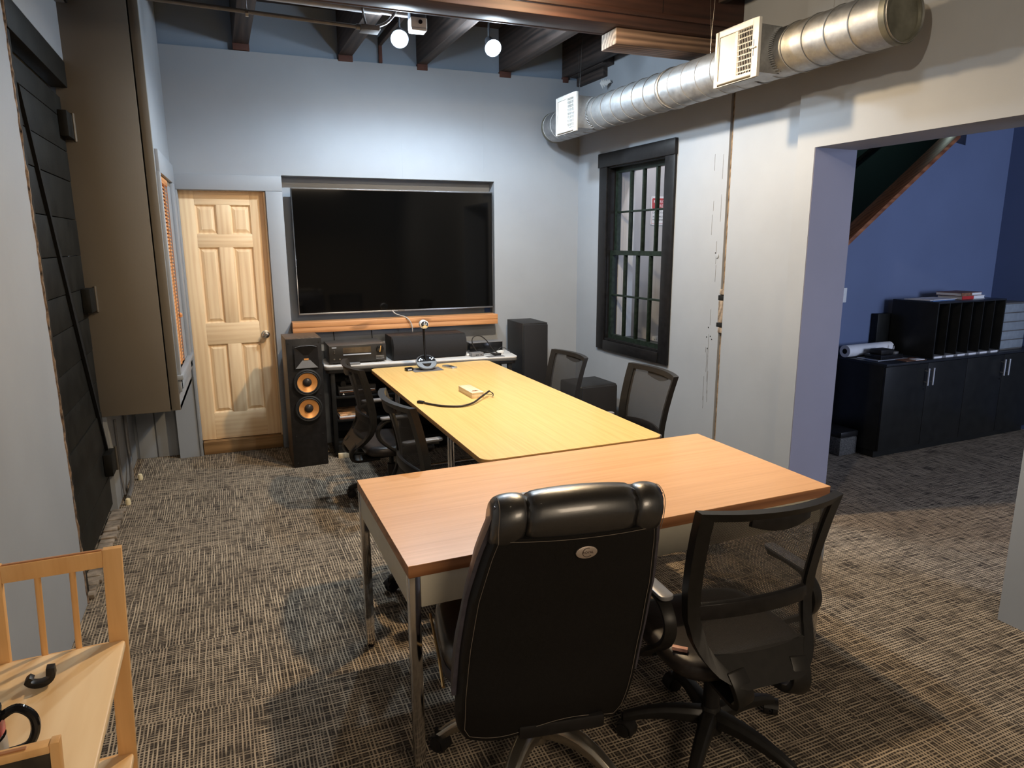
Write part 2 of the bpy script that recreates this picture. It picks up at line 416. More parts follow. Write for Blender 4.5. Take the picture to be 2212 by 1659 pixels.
ARMGREY = plain('arm_grey_plastic', (0.17, 0.17, 0.18), 0.32, 0.0, 0.1)
MESHF = mesh_mat()
CABBLK = plain('cabinet_black', (0.012, 0.012, 0.011), 0.38, 0.0, 0.2, 12)
CABTOP = plain('cabinet_top_black', (0.018, 0.020, 0.024), 0.30, 0.0, 0.2, 12)
PAPER = plain('white_paper', (0.72, 0.72, 0.74), 0.7, 0.0, 0.03)
PAPERB = plain('blue_folder', (0.12, 0.25, 0.55), 0.5)
BROWNPR = plain('brown_print', (0.20, 0.09, 0.05), 0.6, 0.0, 0.5, 30)
REDPL = plain('red_stripe', (0.45, 0.03, 0.03), 0.5)
WHITEPL = plain('white_plastic', (0.75, 0.75, 0.74), 0.35, 0.0, 0.03)
GREYPL = plain('grey_plastic', (0.16, 0.16, 0.165), 0.45)
TAPE = plain('blue_masking_tape', (0.045, 0.09, 0.26), 0.6)
CONDUIT = plain('grey_conduit', (0.17, 0.17, 0.175), 0.45, 0.3)
CREAM = plain('cream_cap', (0.75, 0.66, 0.44), 0.5)
STONE = plain('rough_stone', (0.22, 0.18, 0.14), 0.9, 0.0, 0.6, 14, 0.8)
ROUGHEDGE = plain('rough_brick_edge', (0.16, 0.11, 0.075), 0.95, 0.0, 0.9, 34, 1.0)
SIGNRED = plain('sign_red', (0.55, 0.035, 0.04), 0.45, 0.0, 0.03)
SIGNTXT = plain('sign_black_text', (0.01, 0.01, 0.01), 0.6)
SIGNWHT = plain('sign_white_text', (0.85, 0.85, 0.85), 0.5, 0.0, 0.01)
GOLD = plain('gold_trim', (0.75, 0.50, 0.22), 0.3, 0.9, 0.05)
DISPLAY = plain('display_window_brown', (0.06, 0.042, 0.028), 0.12, 0.0, 0.3, 20)
LCDBAR = plain('pale_button_bar', (0.55, 0.60, 0.70), 0.3, 0.5, 0.05)
MAGA = plain('magazine_cover', (0.45, 0.26, 0.14), 0.4, 0.0, 0.9, 16)
MAT_GREY = plain('grey_mat', (0.16, 0.155, 0.16), 0.4)
PALEWOOD = wood('pale_box_wood', (0.62, 0.50, 0.32), (0.82, 0.71, 0.50), 'Y', 40, 0.5)
REDWOOD = wood('stair_cap_wood', (0.16, 0.055, 0.025), (0.40, 0.16, 0.07), 'X', 40, 0.4)
STAIRSHADE = paint('stairwell_shade_colour', (0.05, 0.085, 0.085))  # the unlit look of this wall is put into its colour
PINK = plain('pink_plastic', (0.72, 0.40, 0.33), 0.5)
MUGBLK = plain('black_ceramic', (0.010, 0.010, 0.012), 0.08, 0.0, 0.1)
MUGRED = plain('red_print', (0.45, 0.05, 0.07), 0.2, 0.0, 0.3)
MUGGREY = plain('grey_print', (0.35, 0.33, 0.31), 0.3)
BASKET = plain('dark_woven_basket', (0.08, 0.075, 0.07), 0.8, 0.0, 0.7, 90, 0.6)
BULB_COOL = glow('cool_bulb_face', (0.86, 0.95, 1.0), 30)
BULB_WARM = glow('warm_bulb_face', (1.0, 0.8, 0.55), 25)
LAMPDARK = plain('lamp_housing', (0.05, 0.055, 0.065), 0.4)
PLASTER = plain('peeling_plaster', (0.62, 0.62, 0.62), 0.9)
DARKPANEL = plain('dark_brown_panel', (0.045, 0.035, 0.022), 0.5, 0.0, 0.4, 30)

# ------------------------------------------------------------------ the room
D = 5.872; XR = 2.946; RW = 0.0496
def xw(y): return XR + RW * (D - y)
CEIL = 3.48
ang = math.atan(RW)
RWM = TR(XR, D, 0) @ RZ(-PI / 2 + ang)   # right wall frame: x = along wall towards the viewer, y = out of the room (+X)
# in this frame local +x -> world (sin ang, -cos ang), local +y -> world (cos ang, sin ang)
LA = 0.030
LWM = TR(-0.826, 3.40, 0) @ RZ(PI / 2 + LA)  # left wall frame: x = along wall away from the viewer, y = out of the room (-X)

struct(MB().box(-1.4, 9.0, -5.0, 7.0, -0.1, 0.0).build('floor', CARPET, smooth=0), 'dark brown and beige crosshatched carpet')
struct(MB().box(-1.4, 9.0, -5.0, 7.0, CEIL, CEIL + 0.1).build('ceiling', DECK, smooth=0), 'dark wooden deck above the joists')

# back wall with doorway, screen niche and lower boards
NX0, NX1, NZ0, NZ1 = 0.328, 2.115, 1.055, 2.224
DX0, DX1, DZ1 = -0.428, 0.197, 2.10
w = MB()
w.box(-0.60, DX0, D, D + 0.20, 0, 3.116)
w.box(-1.3, -0.60, D + 0.12, D + 0.25, 0, 3.116)
w.box(DX0, DX1, D, D + 0.20, DZ1, 3.116)
w.box(DX1, NX0, D, D + 0.20, 0, 3.116)
w.box(NX0, NX1, D, D + 0.20, 0, NZ0)
w.box(NX0, NX1, D, D + 0.20, NZ1, 3.116)
w.box(NX0, NX1, D + 0.13, D + 0.20, NZ0, NZ1)
w.box(NX1, XR + 0.02, D, D + 0.20, 0, 3.116)
wb = struct(w.build('wall_back', GRAY, smooth=0), 'grey painted back wall with screen niche')
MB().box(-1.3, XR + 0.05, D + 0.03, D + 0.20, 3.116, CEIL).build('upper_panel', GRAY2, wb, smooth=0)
MB().box(-1.3, 0.25, D + 0.2, D + 0.3, 0, 2.5).build('doorway_backing', BLACKGAP, wb, smooth=0)
# casing boards round the door
MB().box(-0.447, DX1 + 0.13, D - 0.012, D, DZ1 + 0.002, DZ1 + 0.115).build('casing_board', GRAY, wb, 0.002)
MB().box(DX1 + 0.004, DX1 + 0.128, D - 0.012, D, 0, DZ1).build('casing_board', GRAY, wb, 0.002)
MB().box(-0.447, DX0 - 0.002, D - 0.012, D, 0.0, DZ1).build('casing_board', GRAY, wb, 0.002)
for a, b_ in ((-0.90, -0.775), (-0.765, -0.605), (-0.597, -0.452)):
    MB().box(a, b_, D + 0.098, D + 0.119, 0, 0.66).build('board', GRAY, wb, 0.003)
# faint drywall seams are thin proud ribs
for x, z0, z1 in ((1.30, 2.23, 2.55), (2.02, 2.3, 3.0)):
    MB().box(x, x + 0.004, D - 0.0015, D + 0.001, z0, z1).build('seam', GRAY, wb, smooth=0)

# pine door
dY = D + 0.075
door = struct(thing('door_1', 'unpainted pine six panel door in the grey wall', None, (DX0, dY, 0.11)))
dw, dh = DX1 - DX0 - 0.012, DZ1 - 0.11 - 0.006
st = 0.105; mid = 0.10
px = [(st, (dw - mid) / 2), ((dw + mid) / 2, dw - st)]
pz = [(0.22, 0.79), (0.96, 1.56), (1.66, 1.885)]
for a, b_ in ((0, st), (dw - st, dw)):
    MB().box(a, b_, 0, 0.035, 0, dh).build('stile', PINE, door, 0.002)
zz = [0] + [q for p in pz for q in p] + [dh]
for i in range(0, 8, 2):
    MB().box(st, dw - st, 0.0008, 0.035, zz[i], zz[i + 1]).build('rail', PINEX, door, 0.002)
for a, b_ in pz:
    MB().box((dw - mid) / 2, (dw + mid) / 2, 0.0008, 0.035, a, b_).build('mullion', PINE, door, 0.002)
    for c, d_ in px:
        p = MB(); i1 = 0.012; i2 = 0.038
        A = [(c, 0.016, a), (d_, 0.016, a), (d_, 0.016, b_), (c, 0.016, b_)]
        q1 = [(c + i1, 0.019, a + i1), (d_ - i1, 0.019, a + i1), (d_ - i1, 0.019, b_ - i1), (c + i1, 0.019, b_ - i1)]
        q2 = [(c + i2, 0.006, a + i2), (d_ - i2, 0.006, a + i2), (d_ - i2, 0.006, b_ - i2), (c + i2, 0.006, b_ - i2)]
        o4 = [(c, 0.001, a), (d_, 0.001, a), (d_, 0.001, b_), (c, 0.001, b_)]
        p.add(o4 + q1 + q2, [(i, (i + 1) % 4, 4 + (i + 1) % 4, 4 + i) for i in range(4)] + [(4 + i, 4 + (i + 1) % 4, 8 + (i + 1) % 4, 8 + i) for i in range(4)] + [(8, 9, 10, 11)])
        p.box(c, d_, 0.024, 0.034, a, b_)
        p.build('panel', PINE, door, smooth=0)
kM = TR(dw - 0.062, 0, 0.852) @ Matrix.Rotation(PI / 2, 4, 'X')
kn = MB().lathe([(0.0, 0), (0.033, 0), (0.033, 0.006), (0.012, 0.009), (0.012, 0.03), (0.026, 0.036), (0.0285, 0.05), (0.024, 0.062), (0.012, 0.066), (0.011, 0.063), (0, 0.063)], 24, kM).build('knob', STEEL, door)
MB().box(dw - 0.0, dw + 0.011, -0.06, 0.05, 0, dh).build('jamb', PINE, door)
MB().box(-0.002, dw, 0.0, 0.05, dh, dh + 0.012).build('head_jamb', PINE, door)
s_ = MB().box(DX0 + 0.005, DX1 - 0.002, D + 0.015, D + 0.19, 0.0, 0.105).build('trim_1', SILLRAW, None, 0.006)
struct(s_, 'raw wooden sill under the pine door')

# bay box that hangs on the left wall, with blind window in its side
BX0, BX1, BY0, BZ0 = -0.875, -0.455, 4.80, 0.632
bay = struct(thing('wall_bay', 'boxed out grey bay on the left wall', None, (BX0, BY0, BZ0)))
def bl(x, y, z): return (x - BX0, y - BY0, z - BZ0)
def bbox(x0, x1, y0, y1, z0, z1):
    a = bl(x0, y0, z0); b_ = bl(x1, y1, z1); return MB().box(a[0], b_[0], a[1], b_[1], a[2], b_[2])
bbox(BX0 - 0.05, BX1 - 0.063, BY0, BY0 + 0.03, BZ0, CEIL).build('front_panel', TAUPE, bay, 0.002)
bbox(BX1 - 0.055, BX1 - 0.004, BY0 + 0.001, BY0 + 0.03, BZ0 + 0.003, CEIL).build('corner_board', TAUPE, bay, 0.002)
bbox(BX1 - 0.075, BX1 - 0.045, BY0 + 0.02, BY0 + 0.04, BZ0 + 0.01, CEIL).build('gap_backing', BLACKGAP, bay, smooth=0)
WY0, WY1, WZ0, WZ1 = 4.905, 5.70, 0.86, 2.135
sd = MB()
for y0, y1, z0, z1 in ((BY0 + 0.03, WY0, BZ0, CEIL), (WY1, D, BZ0, CEIL), (WY0, WY1, BZ0, WZ0), (WY0, WY1, WZ1, CEIL)):
    a = bl(BX1 - 0.03, y0, z0); b_ = bl(BX1 - 0.004, y1, z1); sd.box(a[0], b_[0], a[1], b_[1], a[2], b_[2])
sd.build('side_panel', GRAY, bay, smooth=0)
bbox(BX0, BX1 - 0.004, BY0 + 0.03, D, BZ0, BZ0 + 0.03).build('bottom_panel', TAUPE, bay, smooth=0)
bbox(BX1 - 0.16, BX1 - 0.15, WY0 - 0.05, WY1 + 0.05, WZ0 - 0.05, WZ1 + 0.05).build('window_backing', WINBLACK, bay, smooth=0)
win2 = struct(thing('window_2', 'grey framed window in the side of the bay', None, (BX1, BY0, 0)))
def wb2(y0, y1, z0, z1, x0=-0.004, x1=0.016): return MB().box(x0, x1, y0 - BY0, y1 - BY0, z0, z1)
wb2(BY0 + 0.045, WY0 - 0.002, WZ0 - 0.10, WZ1).build('casing', GRAY, win2, 0.002)
wb2(WY1 + 0.002, D - 0.02, WZ0 - 0.10, WZ1).build('casing', GRAY, win2, 0.002)
wb2(BY0 + 0.06, D - 0.005, WZ1, WZ1 + 0.135).build('head_casing', GRAY, win2, 0.002)
wb2(BY0 + 0.02, D - 0.01, WZ0 - 0.03, WZ0, -0.03, 0.03).build('sill', GRAY, win2, 0.002)
wb2(BY0 + 0.03, D - 0.01, WZ0 - 0.11, WZ0 - 0.032).build('apron', GRAY, win2, 0.002)
wb2(WY0, WY1, WZ1 - 0.03, WZ1, -0.12, -0.004).build('head_reveal', OLDCUT, win2, smooth=0)
wb2(WY1 - 0.20, WY1, WZ0, WZ1 - 0.03, -0.05, -0.006).build('side_reveal', GRAY, win2, smooth=0)
bd = thing('window_blind', 'orange wooden slat blind in the bay window', 'blind', (BX1 - 0.022, (WY0 + WY1) / 2, WZ0))
nsl = 50; hh = WZ1 - WZ0 - 0.05
slat = MB().box(-0.018, 0.018, -(WY1 - WY0) / 2 + 0.01, (WY1 - WY0) / 2 - 0.21, -0.0012, 0.0012, Matrix.Rotation(math.radians(62), 4, 'Y')).mesh('slat')
slat.materials.append(BLINDW)
for i in range(nsl):
    o = bpy.data.objects.new('slat', slat); COL.objects.link(o); o.parent = bd; o.location = (0, 0, 0.02 + i * hh / nsl)
MB().box(-0.025, 0.02, -(WY1 - WY0) / 2 + 0.01, (WY1 - WY0) / 2 - 0.21, hh + 0.005, hh + 0.045).build('head_rail', BLINDW, bd, 0.002)
for y in (-0.25, -0.08, 0.1):
    MB().cyl((0.02, y, 0.01), (0.02, y, hh), 0.0022, n=6).build('cord', plain('blind_cord', (0.35, 0.15, 0.06), 0.7), bd)
MB().lathe([(0, 0), (0.011, 0.006), (0.013, 0.02), (0.006, 0.034), (0, 0.036)], 12, TR(0.026, 0.10, 0.32)).build('cord_tassel', BLINDW, bd)

# left wall: plaster, door recess, black door
lw = MB()
lw.box(-8.2, 0.155, 0, 0.16, 0, CEIL, LWM)
lw.box(0.155, 1.45, 0, 0.16, 2.72, CEIL, LWM)
lw.box(1.425, 2.75, 0.02, 0.16, 0, CEIL, LWM)
lw.box(0.155, 1.45, 0.10, 0.16, 0, 2.72, LWM)
lwo = struct(lw.build('wall_left', GRAY, smooth=0), 'grey painted left wall')
def rough_strip(x, z0, z1, wid, n, M, seed):
    random.seed(seed); mb = MB(); pts = []
    for i in range(n + 1):
        z = z0 + (z1 - z0) * i / n
        pts.append((z, x + random.uniform(-0.008, 0.008), random.uniform(-0.010, -0.002), x + wid + random.uniform(-0.007, 0.007)))
    vs_ = []
    for z, a, y, b_ in pts:
        vs_ += [(a, 0.0, z), (a + 0.004, y, z), (b_ - 0.006, y * 0.6, z), (b_, 0.03, z)]
    fs = []
    for i in range(n):
        for j in range(3):
            fs.append((i * 4 + j, i * 4 + j + 1, i * 4 + 5 + j, i * 4 + 4 + j))
    return mb.add(vs_, fs, M)
rough_strip(0.135, 0.0, 2.95, 0.030, 90, LWM, 3).build('broken_plaster_edge', ROUGHEDGE, lwo)
d2 = struct(thing('door_2', 'old black iron clad plank door with strap hinges in the left wall', None))
d2.matrix_world = LWM
dx0, dx1 = 0.165, 1.395
MB().box(dx0, dx0 + 0.07, 0.005, 0.06, 0, 2.58).build('jamb', BLACKDOOR, d2, 0.004)
zs = [0.06]
random.seed(11)
while zs[-1] < 2.45: zs.append(min(2.52, zs[-1] + random.uniform(0.16, 0.23)))
for a, b_ in zip(zs[:-1], zs[1:]):
    MB().box(dx0 + 0.072, dx1 - 0.02, 0.035 + random.uniform(0, 0.004), 0.06, a + 0.002, b_ - 0.002).build('plank', BLACKDOOR, d2, 0.002)
MB().box(dx0 + 0.01, dx1 + 0.01, -0.004, 0.08, 2.575, 2.715).build('lintel', BLACKDOOR, d2, 0.004)
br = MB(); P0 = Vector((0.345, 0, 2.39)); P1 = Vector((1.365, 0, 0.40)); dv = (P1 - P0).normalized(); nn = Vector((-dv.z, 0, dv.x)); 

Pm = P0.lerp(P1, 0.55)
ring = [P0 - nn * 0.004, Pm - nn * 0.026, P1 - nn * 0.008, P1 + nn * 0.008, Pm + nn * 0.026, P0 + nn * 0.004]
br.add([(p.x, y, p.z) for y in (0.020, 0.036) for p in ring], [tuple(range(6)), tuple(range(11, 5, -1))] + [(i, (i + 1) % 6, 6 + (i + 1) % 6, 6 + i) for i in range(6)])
br.build('diagonal_bar', BLACKGAP, d2, smooth=0)  # flat black bar, widest near its middle and thin at the ends
for z in (2.36, 1.37, 0.36):
    h = MB().box(dx1 - 0.17, dx1 - 0.01, -0.010, 0.036, z - 0.07, z + 0.07).build('hinge', BLACKDOOR, d2, 0.004)
    MB().cyl(Vector((dx1 - 0.002, -0.012, z - 0.078)), Vector((dx1 - 0.002, -0.012, z + 0.078)), 0.009, n=10).build('hinge_pin', plain('worn_iron', (0.11, 0.095, 0.075), 0.5, 0.6), h)
random.seed(5)
sm = MB(); n = 22
for i in range(n):
    a = 0.17 + (1.40 - 0.17) * i / n
    sm.box(a, a + (1.23 / n) * 0.98, random.uniform(-0.035, -0.02), 0.05, 0, random.uniform(0.016, 0.028), LWM)
struct(sm.build('trim_2', STONE, None, 0.006), 'broken pale stone threshold under the black door')
hb = thing('hinge_plate', 'dark metal bracket plate with a bolt hole on the bay above the black door', 'bracket')
hb.matrix_world = TR(-0.868, 4.78, 3.02)
MB().box(-0.004, 0.05, -0.03, 0.0, 0.0, 0.30).build('plate', CONDUIT, hb, 0.004)
MB().box(0.05, 0.062, -0.034, 0.0, 0.0, 0.30).build('flange', BLACKDOOR, hb, 0.002)
MB().cyl((0.02, -0.032, 0.06), (0.02, -0.029, 0.06), 0.011, n=12).build('bolt_hole', BLACKGAP, hb)

# conduits low on the left wall below the bay
def lp(x, y, z): return tuple(LWM @ Vector((x, y, z)))
p1 = smoothpath([lp(2.05, 0.0, 0.64), lp(2.03, -0.0, 0.30), lp(1.98, -0.01, 0.16), lp(1.80, -0.025, 0.05), lp(1.58, -0.025, 0.025)], 6)
c1 = MB().tube(p1, 0.014, 10)
tag(c1.build('conduit', CONDUIT), 'painted steel conduit bending from under the bay along the floor', 'conduit')
p2 = smoothpath([lp(1.66, 0.012, 0.55), lp(1.655, 0.012, 0.2), lp(1.63, 0.0, 0.03)], 5)
tag(MB().tube(p2, 0.008, 8).build('conduit', CONDUIT), 'thin straight conduit on the left wall under the bay', 'conduit')
for (x, y, lab) in ((1.50, -0.03, 'cream rubber cap at the near end of the floor conduit'), (2.02, -0.055, 'cream rubber cap beside the grey boards under the bay')):
    tag(MB().lathe([(0, 0), (0.016, 0.0), (0.018, 0.015), (0.014, 0.04), (0, 0.048)], 12, LWM @ TR(x, y, 0.001)).build('pipe_cap', CREAM), lab, 'cap')

# right wall with window, post slot and wide opening
S_W0, S_W1, Z_W0, Z_W1 = 0.52, 1.345, 0.845, 2.325   # window hole
S_G0, S_G1 = 2.004, 2.040                            # slot beside the old post
S_P, S_O0, S_O1, Z_O = 2.645, 2.772, 4.045, 2.210    # pilaster start, opening
TH = 0.27
rw = MB()
rw.box(-0.2, S_W0, 0, TH, 0, CEIL, RWM); rw.box(S_W0, S_W1, 0, TH, 0, Z_W0, RWM); rw.box(S_W0, S_W1, 0, TH, Z_W1, CEIL, RWM)
rw.box(S_W1, S_G0, 0, TH, 0, CEIL, RWM); rw.box(S_G0, S_G1, 0.03, TH, 0, CEIL, RWM)
rw.box(S_G1, S_P + 0.02, -0.002, TH, 0, CEIL, RWM)
rwo = struct(rw.build('wall_right', GRAY, smooth=0), 'grey painted right wall with black window')
op = MB()
op.box(S_P, S_O0, -0.06, TH, 0, CEIL, RWM); op.box(S_O0, S_O1, -0.06, TH, Z_O, CEIL, RWM); op.box(S_O1, 10.5, -0.06, TH, 0, CEIL, RWM)
opo = struct(op.build('wall_opening', GRAY, smooth=0), 'grey wall around the wide opening to the blue room')
MB().box(S_O0, S_O0 + 0.003, -0.057, TH, 0, Z_O, RWM).build('reveal', LILAC, opo, smooth=0)
MB().box(S_G0, S_G1, 0.018, 0.0305, 0, CEIL, RWM).build('slot_back', OLDCUT, rwo, smooth=0)
# the mortise chopped into the post
for z0, z1, s0, mt in ((1.30, 1.335, 1.985, BLACKGAP), (1.115, 1.145, 1.980, BLACKGAP)):
    MB().box(s0, S_G1, -0.0035, 0.02, z0, z1, RWM).build('notch', mt, rwo, 0.004)
MB().box(1.992, S_G1, -0.003, 0.02, 1.147, 1.298, RWM).build('exposed_wood', OLDCUT, rwo, 0.003)
MB().box(1.998, S_G1, -0.003, 0.02, 1.34, 1.375, RWM).build('exposed_wood', OLDCUT, rwo, 0.003)
MB().box(1.998, S_G1, -0.003, 0.02, 1.075, 1.112, RWM).build('exposed_wood', OLDCUT, rwo, 0.003)
random.seed(21)
for i in range(16):
    s0 = random.uniform(1.86, 1.96); z = random.uniform(0.5, 2.3); ln = random.uniform(0.03, 0.2)
    MB().box(s0, s0 + 0.002, -0.001, 0.001, z, z + ln, RWM).build('crack', DARKEDGE, rwo, smooth=0)
for s0, z in ((1.885, 1.03), (1.925, 1.04), (1.94, 1.02), (1.90, 1.10), (1.93, 1.62), (1.90, 0.95)):
    MB().cyl(RWM @ Vector((s0, -0.001, z)), RWM @ Vector((s0, 0.002, z)), 0.005, n=8).build('nail_hole', BLACKGAP, rwo)
MB().cyl(RWM @ Vector((1.95, -0.006, 1.60)), RWM @ Vector((1.95, 0.002, 1.60)), 0.017, n=14).build('wood_plug', GRAY, rwo, 0.003)

# black sash window
wi = struct(thing('window_1', 'black framed double hung window with sixteen panes', None)); wi.matrix_world = RWM
def wbx(s0, s1, t0, t1, z0, z1): return MB().box(s0, s1, t0, t1, z0, z1)
wbx(S_W0 - 0.115, S_W0 + 0.005, -0.022, 0.0, Z_W0 - 0.09, Z_W1).build('casing', WINBLACK, wi, 0.003)
wbx(S_W1 - 0.005, S_W1 + 0.115, -0.022, 0.0, Z_W0 - 0.09, Z_W1).build('casing', WINBLACK, wi, 0.003)
wbx(S_W0 - 0.13, S_W1 + 0.12, -0.03, 0.0, Z_W1, Z_W1 + 0.115).build('head_casing', WINBLACK, wi, 0.003)
wbx(S_W0 + 0.005, S_W1 - 0.005, -0.026, 0.02, Z_W0 - 0.09, Z_W0 - 0.005).build('sill_casing', WINBLACK, wi, 0.003)
for a, b_ in ((S_W0, S_W0 + 0.012), (S_W1 - 0.012, S_W1)):
    wbx(a, b_, 0, 0.108, Z_W0, Z_W1).build('jamb_liner', WINBLACK, wi, smooth=0)
    wbx(a - 0.02, b_ + 0.01, 0.109, 0.15, Z_W0, Z_W1).build('outer_stop', PASSAGE, wi, 0.003)
    wbx(a - 0.02, b_ + (0.0 if a < 1 else 0.02), 0.151, TH, Z_W0, Z_W1).build('outer_jamb', PASSAGE, wi, smooth=0)
wbx(S_W0, S_W1, 0, TH, Z_W1 - 0.012, Z_W1).build('head_liner', WINBLACK, wi, smooth=0)
wbx(S_W0, S_W1, -0.01, TH, Z_W0 - 0.002, Z_W0 + 0.012).build('stool', WINBLACK, wi, smooth=0)
zm = (Z_W0 + Z_W1) / 2 + 0.02
for nm, z0, z1, t0 in (('upper_sash', zm - 0.02, Z_W1 - 0.012, 0.068), ('lower_sash', Z_W0 + 0.012, zm + 0.02, 0.028)):
    a0, a1 = S_W0 + 0.013, S_W1 - 0.013; f = 0.035
    fr = MB(); fr.box(a0, a0 + f, t0, t0 + 0.038, z0, z1); fr.box(a1 - f, a1, t0, t0 + 0.038, z0, z1)
    fr.box(a0 + f, a1 - f, t0, t0 + 0.038, z0, z0 + 0.038); fr.box(a0 + f, a1 - f, t0, t0 + 0.038, z1 - 0.038, z1)
    sash = fr.build(nm, WINGREEN, wi, smooth=0)
    W_ = (a1 - a0 - 2 * f)
    for k in range(1, 4):
        c = a0 + f + W_ * k / 4
        wbx(c - 0.009, c + 0.009, t0 + 0.002, t0 + 0.036, z0 + 0.038, z1 - 0.038).build('muntin', WINGREEN, sash, 0.003)
    zc = (z0 + z1) / 2
    wbx(a0 + f, a1 - f, t0 + 0.004, t0 + 0.034, zc - 0.008, zc + 0.008).build('muntin', WINGREEN, sash, 0.003)
    for k in range(4):
        for q in range(2):
            c0 = a0 + f + W_ * k / 4 + 0.006; c1_ = a0 + f + W_ * (k + 1) / 4 - 0.006
            b0, b1 = ((z0 + 0.034, zc - 0.006), (zc + 0.006, z1 - 0.034))[q]
            wbx(c0, c1_, t0 + 0.018, t0 + 0.020, b0, b1).build('pane', GLASS, sash, smooth=0)

# passage behind the window, with sign and socket
struct(MB().box(3.05, 9.0, D + 0.03, D + 0.13, 0, CEIL).build('wall_passage', PASSAGE, smooth=0), 'pale wall of the passage seen through the window')
sg = thing('warning_sign', 'white and red restricted area sign seen through the black window', 'sign', (3.752, D + 0.026, 1.858))
sw, sh = 0.235, 0.275
MB().prism(rrect(0, sw, 0, sh, 0.015), -0.001, 0.002, Matrix.Rotation(PI / 2, 4, 'X')).build('plate', SIGNWHT, sg, smooth=0)
XM = Matrix.Rotation(PI / 2, 4, 'X')
MB().prism(rrect(0.012, sw - 0.012, sh * 0.57, sh - 0.018, 0.012), 0.002, 0.003, XM).build('red_header', SIGNRED, sg, smooth=0)
bo = MB(); 
for r in ((0.012, 0.014, 0.015, sh * 0.57), (sw - 0.014, sw - 0.012, 0.015, sh * 0.57)): bo.box(r[0], r[1], r[2], r[3], 0.002, 0.0028, XM)
bo.box(0.012, sw - 0.012, 0.013, 0.016, 0.002, 0.0028, XM); bo.build('red_border', SIGNRED, sg, smooth=0)
text_mesh('RESTRICTED', 0.040, TR(sw / 2, -0.0032, sh * 0.81) @ XM, 'lettering', SIGNWHT, sg, xscale=0.80)
text_mesh('AREA', 0.040, TR(sw / 2, -0.0032, sh * 0.665) @ XM, 'lettering', SIGNWHT, sg)
text_mesh('DO NOT ENTER', 0.026, TR(0.022, -0.0024, sh * 0.43) @ XM, 'lettering', SIGNTXT, sg, align='LEFT')
text_mesh('AUTHORIZED', 0.023, TR(0.022, -0.0024, sh * 0.29) @ XM, 'lettering', SIGNTXT, sg, align='LEFT')
text_mesh('PERSONNEL ONLY', 0.023, TR(0.022, -0.0024, sh * 0.185) @ XM, 'lettering', SIGNTXT, sg, align='LEFT')
for x, z in ((0.012, sh - 0.010), (sw - 0.012, sh - 0.010), (0.012, 0.008), (sw - 0.012, 0.008)):
    MB().cyl((x, -0.003, z), (x, 0, z), 0.003, n=8).build('screw', SIGNTXT, sg)
so = thing('wall_socket', 'white socket plate low on the passage wall behind the window', 'socket', (3.825, D + 0.029, 0.64))
MB().box(0, 0.075, -0.006, 0, 0, 0.115).build('plate', WHITEPL, so, 0.003)
for z in (0.035, 0.08):
    for x in (0.028, 0.047): MB().box(x - 0.002, x + 0.002, -0.0068, -0.004, z - 0.008, z + 0.008).build('slot', BLACKGAP, so, smooth=0)

# blue room beyond the opening
BRM = TR(4.548, 3.753, 0) @ RZ(0.05)
kw = MB()
kw.add([(x, y, z) for y in (0.50, 0.60) for x, z in ((-0.9, 0), (2.0, 0), (2.0, CEIL), (1.36, CEIL), (1.36, 2.50), (1.20, 2.52), (-0.9, 0.98))],
       [(6, 5, 4, 3, 2, 1, 0), (7, 8, 9, 10, 11, 12, 13)] + [(i, (i + 1) % 7, 7 + (i + 1) % 7, 7 + i) for i in range(7)], BRM)
kwo = struct(kw.build('wall_blue', BLUE, smooth=0), 'blue wall with sloping top beside the stairs')
struct(MB().box(2.0, 2.1, -6.0, 0.62, 0, CEIL, BRM).build('wall_blue_right', BLUE, smooth=0), 'blue side wall beyond the black cabinet')
struct(MB().box(0.25, 4.0, 1.98, 2.03, 0.0, CEIL, BRM).build('wall_stairwell', STAIRSHADE, smooth=0), 'stairwell wall coloured dark for lack of light')
cap = MB(); a_ = Vector((-0.9, 0, 0.98)); b_ = Vector((1.24, 0, 2.55))
cap.add([(p.x, y, p.z + dz) for y in (0.47, 0.63) for p, dz in ((a_, 0.0), (b_, 0.0), (b_, 0.045), (a_, 0.045))], [(0, 1, 2, 3), (7, 6, 5, 4), (0, 4, 5, 1), (1, 5, 6, 2), (2, 6, 7, 3), (3, 7, 4, 0)], BRM)
struct(cap.build('trim_3', REDWOOD, None, 0.004), 'sloping reddish wood cap on the blue stair wall')
hr = thing('handrail', 'black sloping handrail in the dark stairwell', 'handrail', tuple(BRM @ Vector((1.0, 1.89, 2.0))), 0.05)
MB().tube([(0, 0, 0.06), (2.2, 0, 1.47)], 0.026, 10).build('rail', BLKGLOSS, hr)
for k in (0.35, 1.0, 1.7):
    MB().tube([(k, 0, 0.06 + k * 0.64 - 0.02), (k, 0.05, 0.06 + k * 0.64 - 0.06), (k, 0.089, 0.06 + k * 0.64 - 0.06)], 0.008, 8).build('bracket', BLKGLOSS, hr)
sp_ = thing('light_switch', 'white switch plate on the blue wall beside the opening', 'switch', tuple(BRM @ Vector((0.05, 0.5, 1.20))), 0.05)
MB().box(-0.035, 0.04, -0.006, 0, 0, 0.12).build('plate', WHITEPL, sp_, 0.003)
MB().box(-0.006, 0.010, -0.012, -0.006, 0.045, 0.075).build('toggle', WHITEPL, sp_, 0.002)

# front and side walls behind the viewer close the room
struct(MB().box(-1.4, 9.0, -5.1, -5.0, 0, CEIL).build('wall_front', paint('tan_wall_paint', (0.42, 0.37, 0.30)), smooth=0), 'wall behind the viewer')
struct(MB().box(9.0, 9.1, -5.0, 7.0, 0, CEIL).build('wall_far_right', BLUE, smooth=0), 'far end of the blue room')

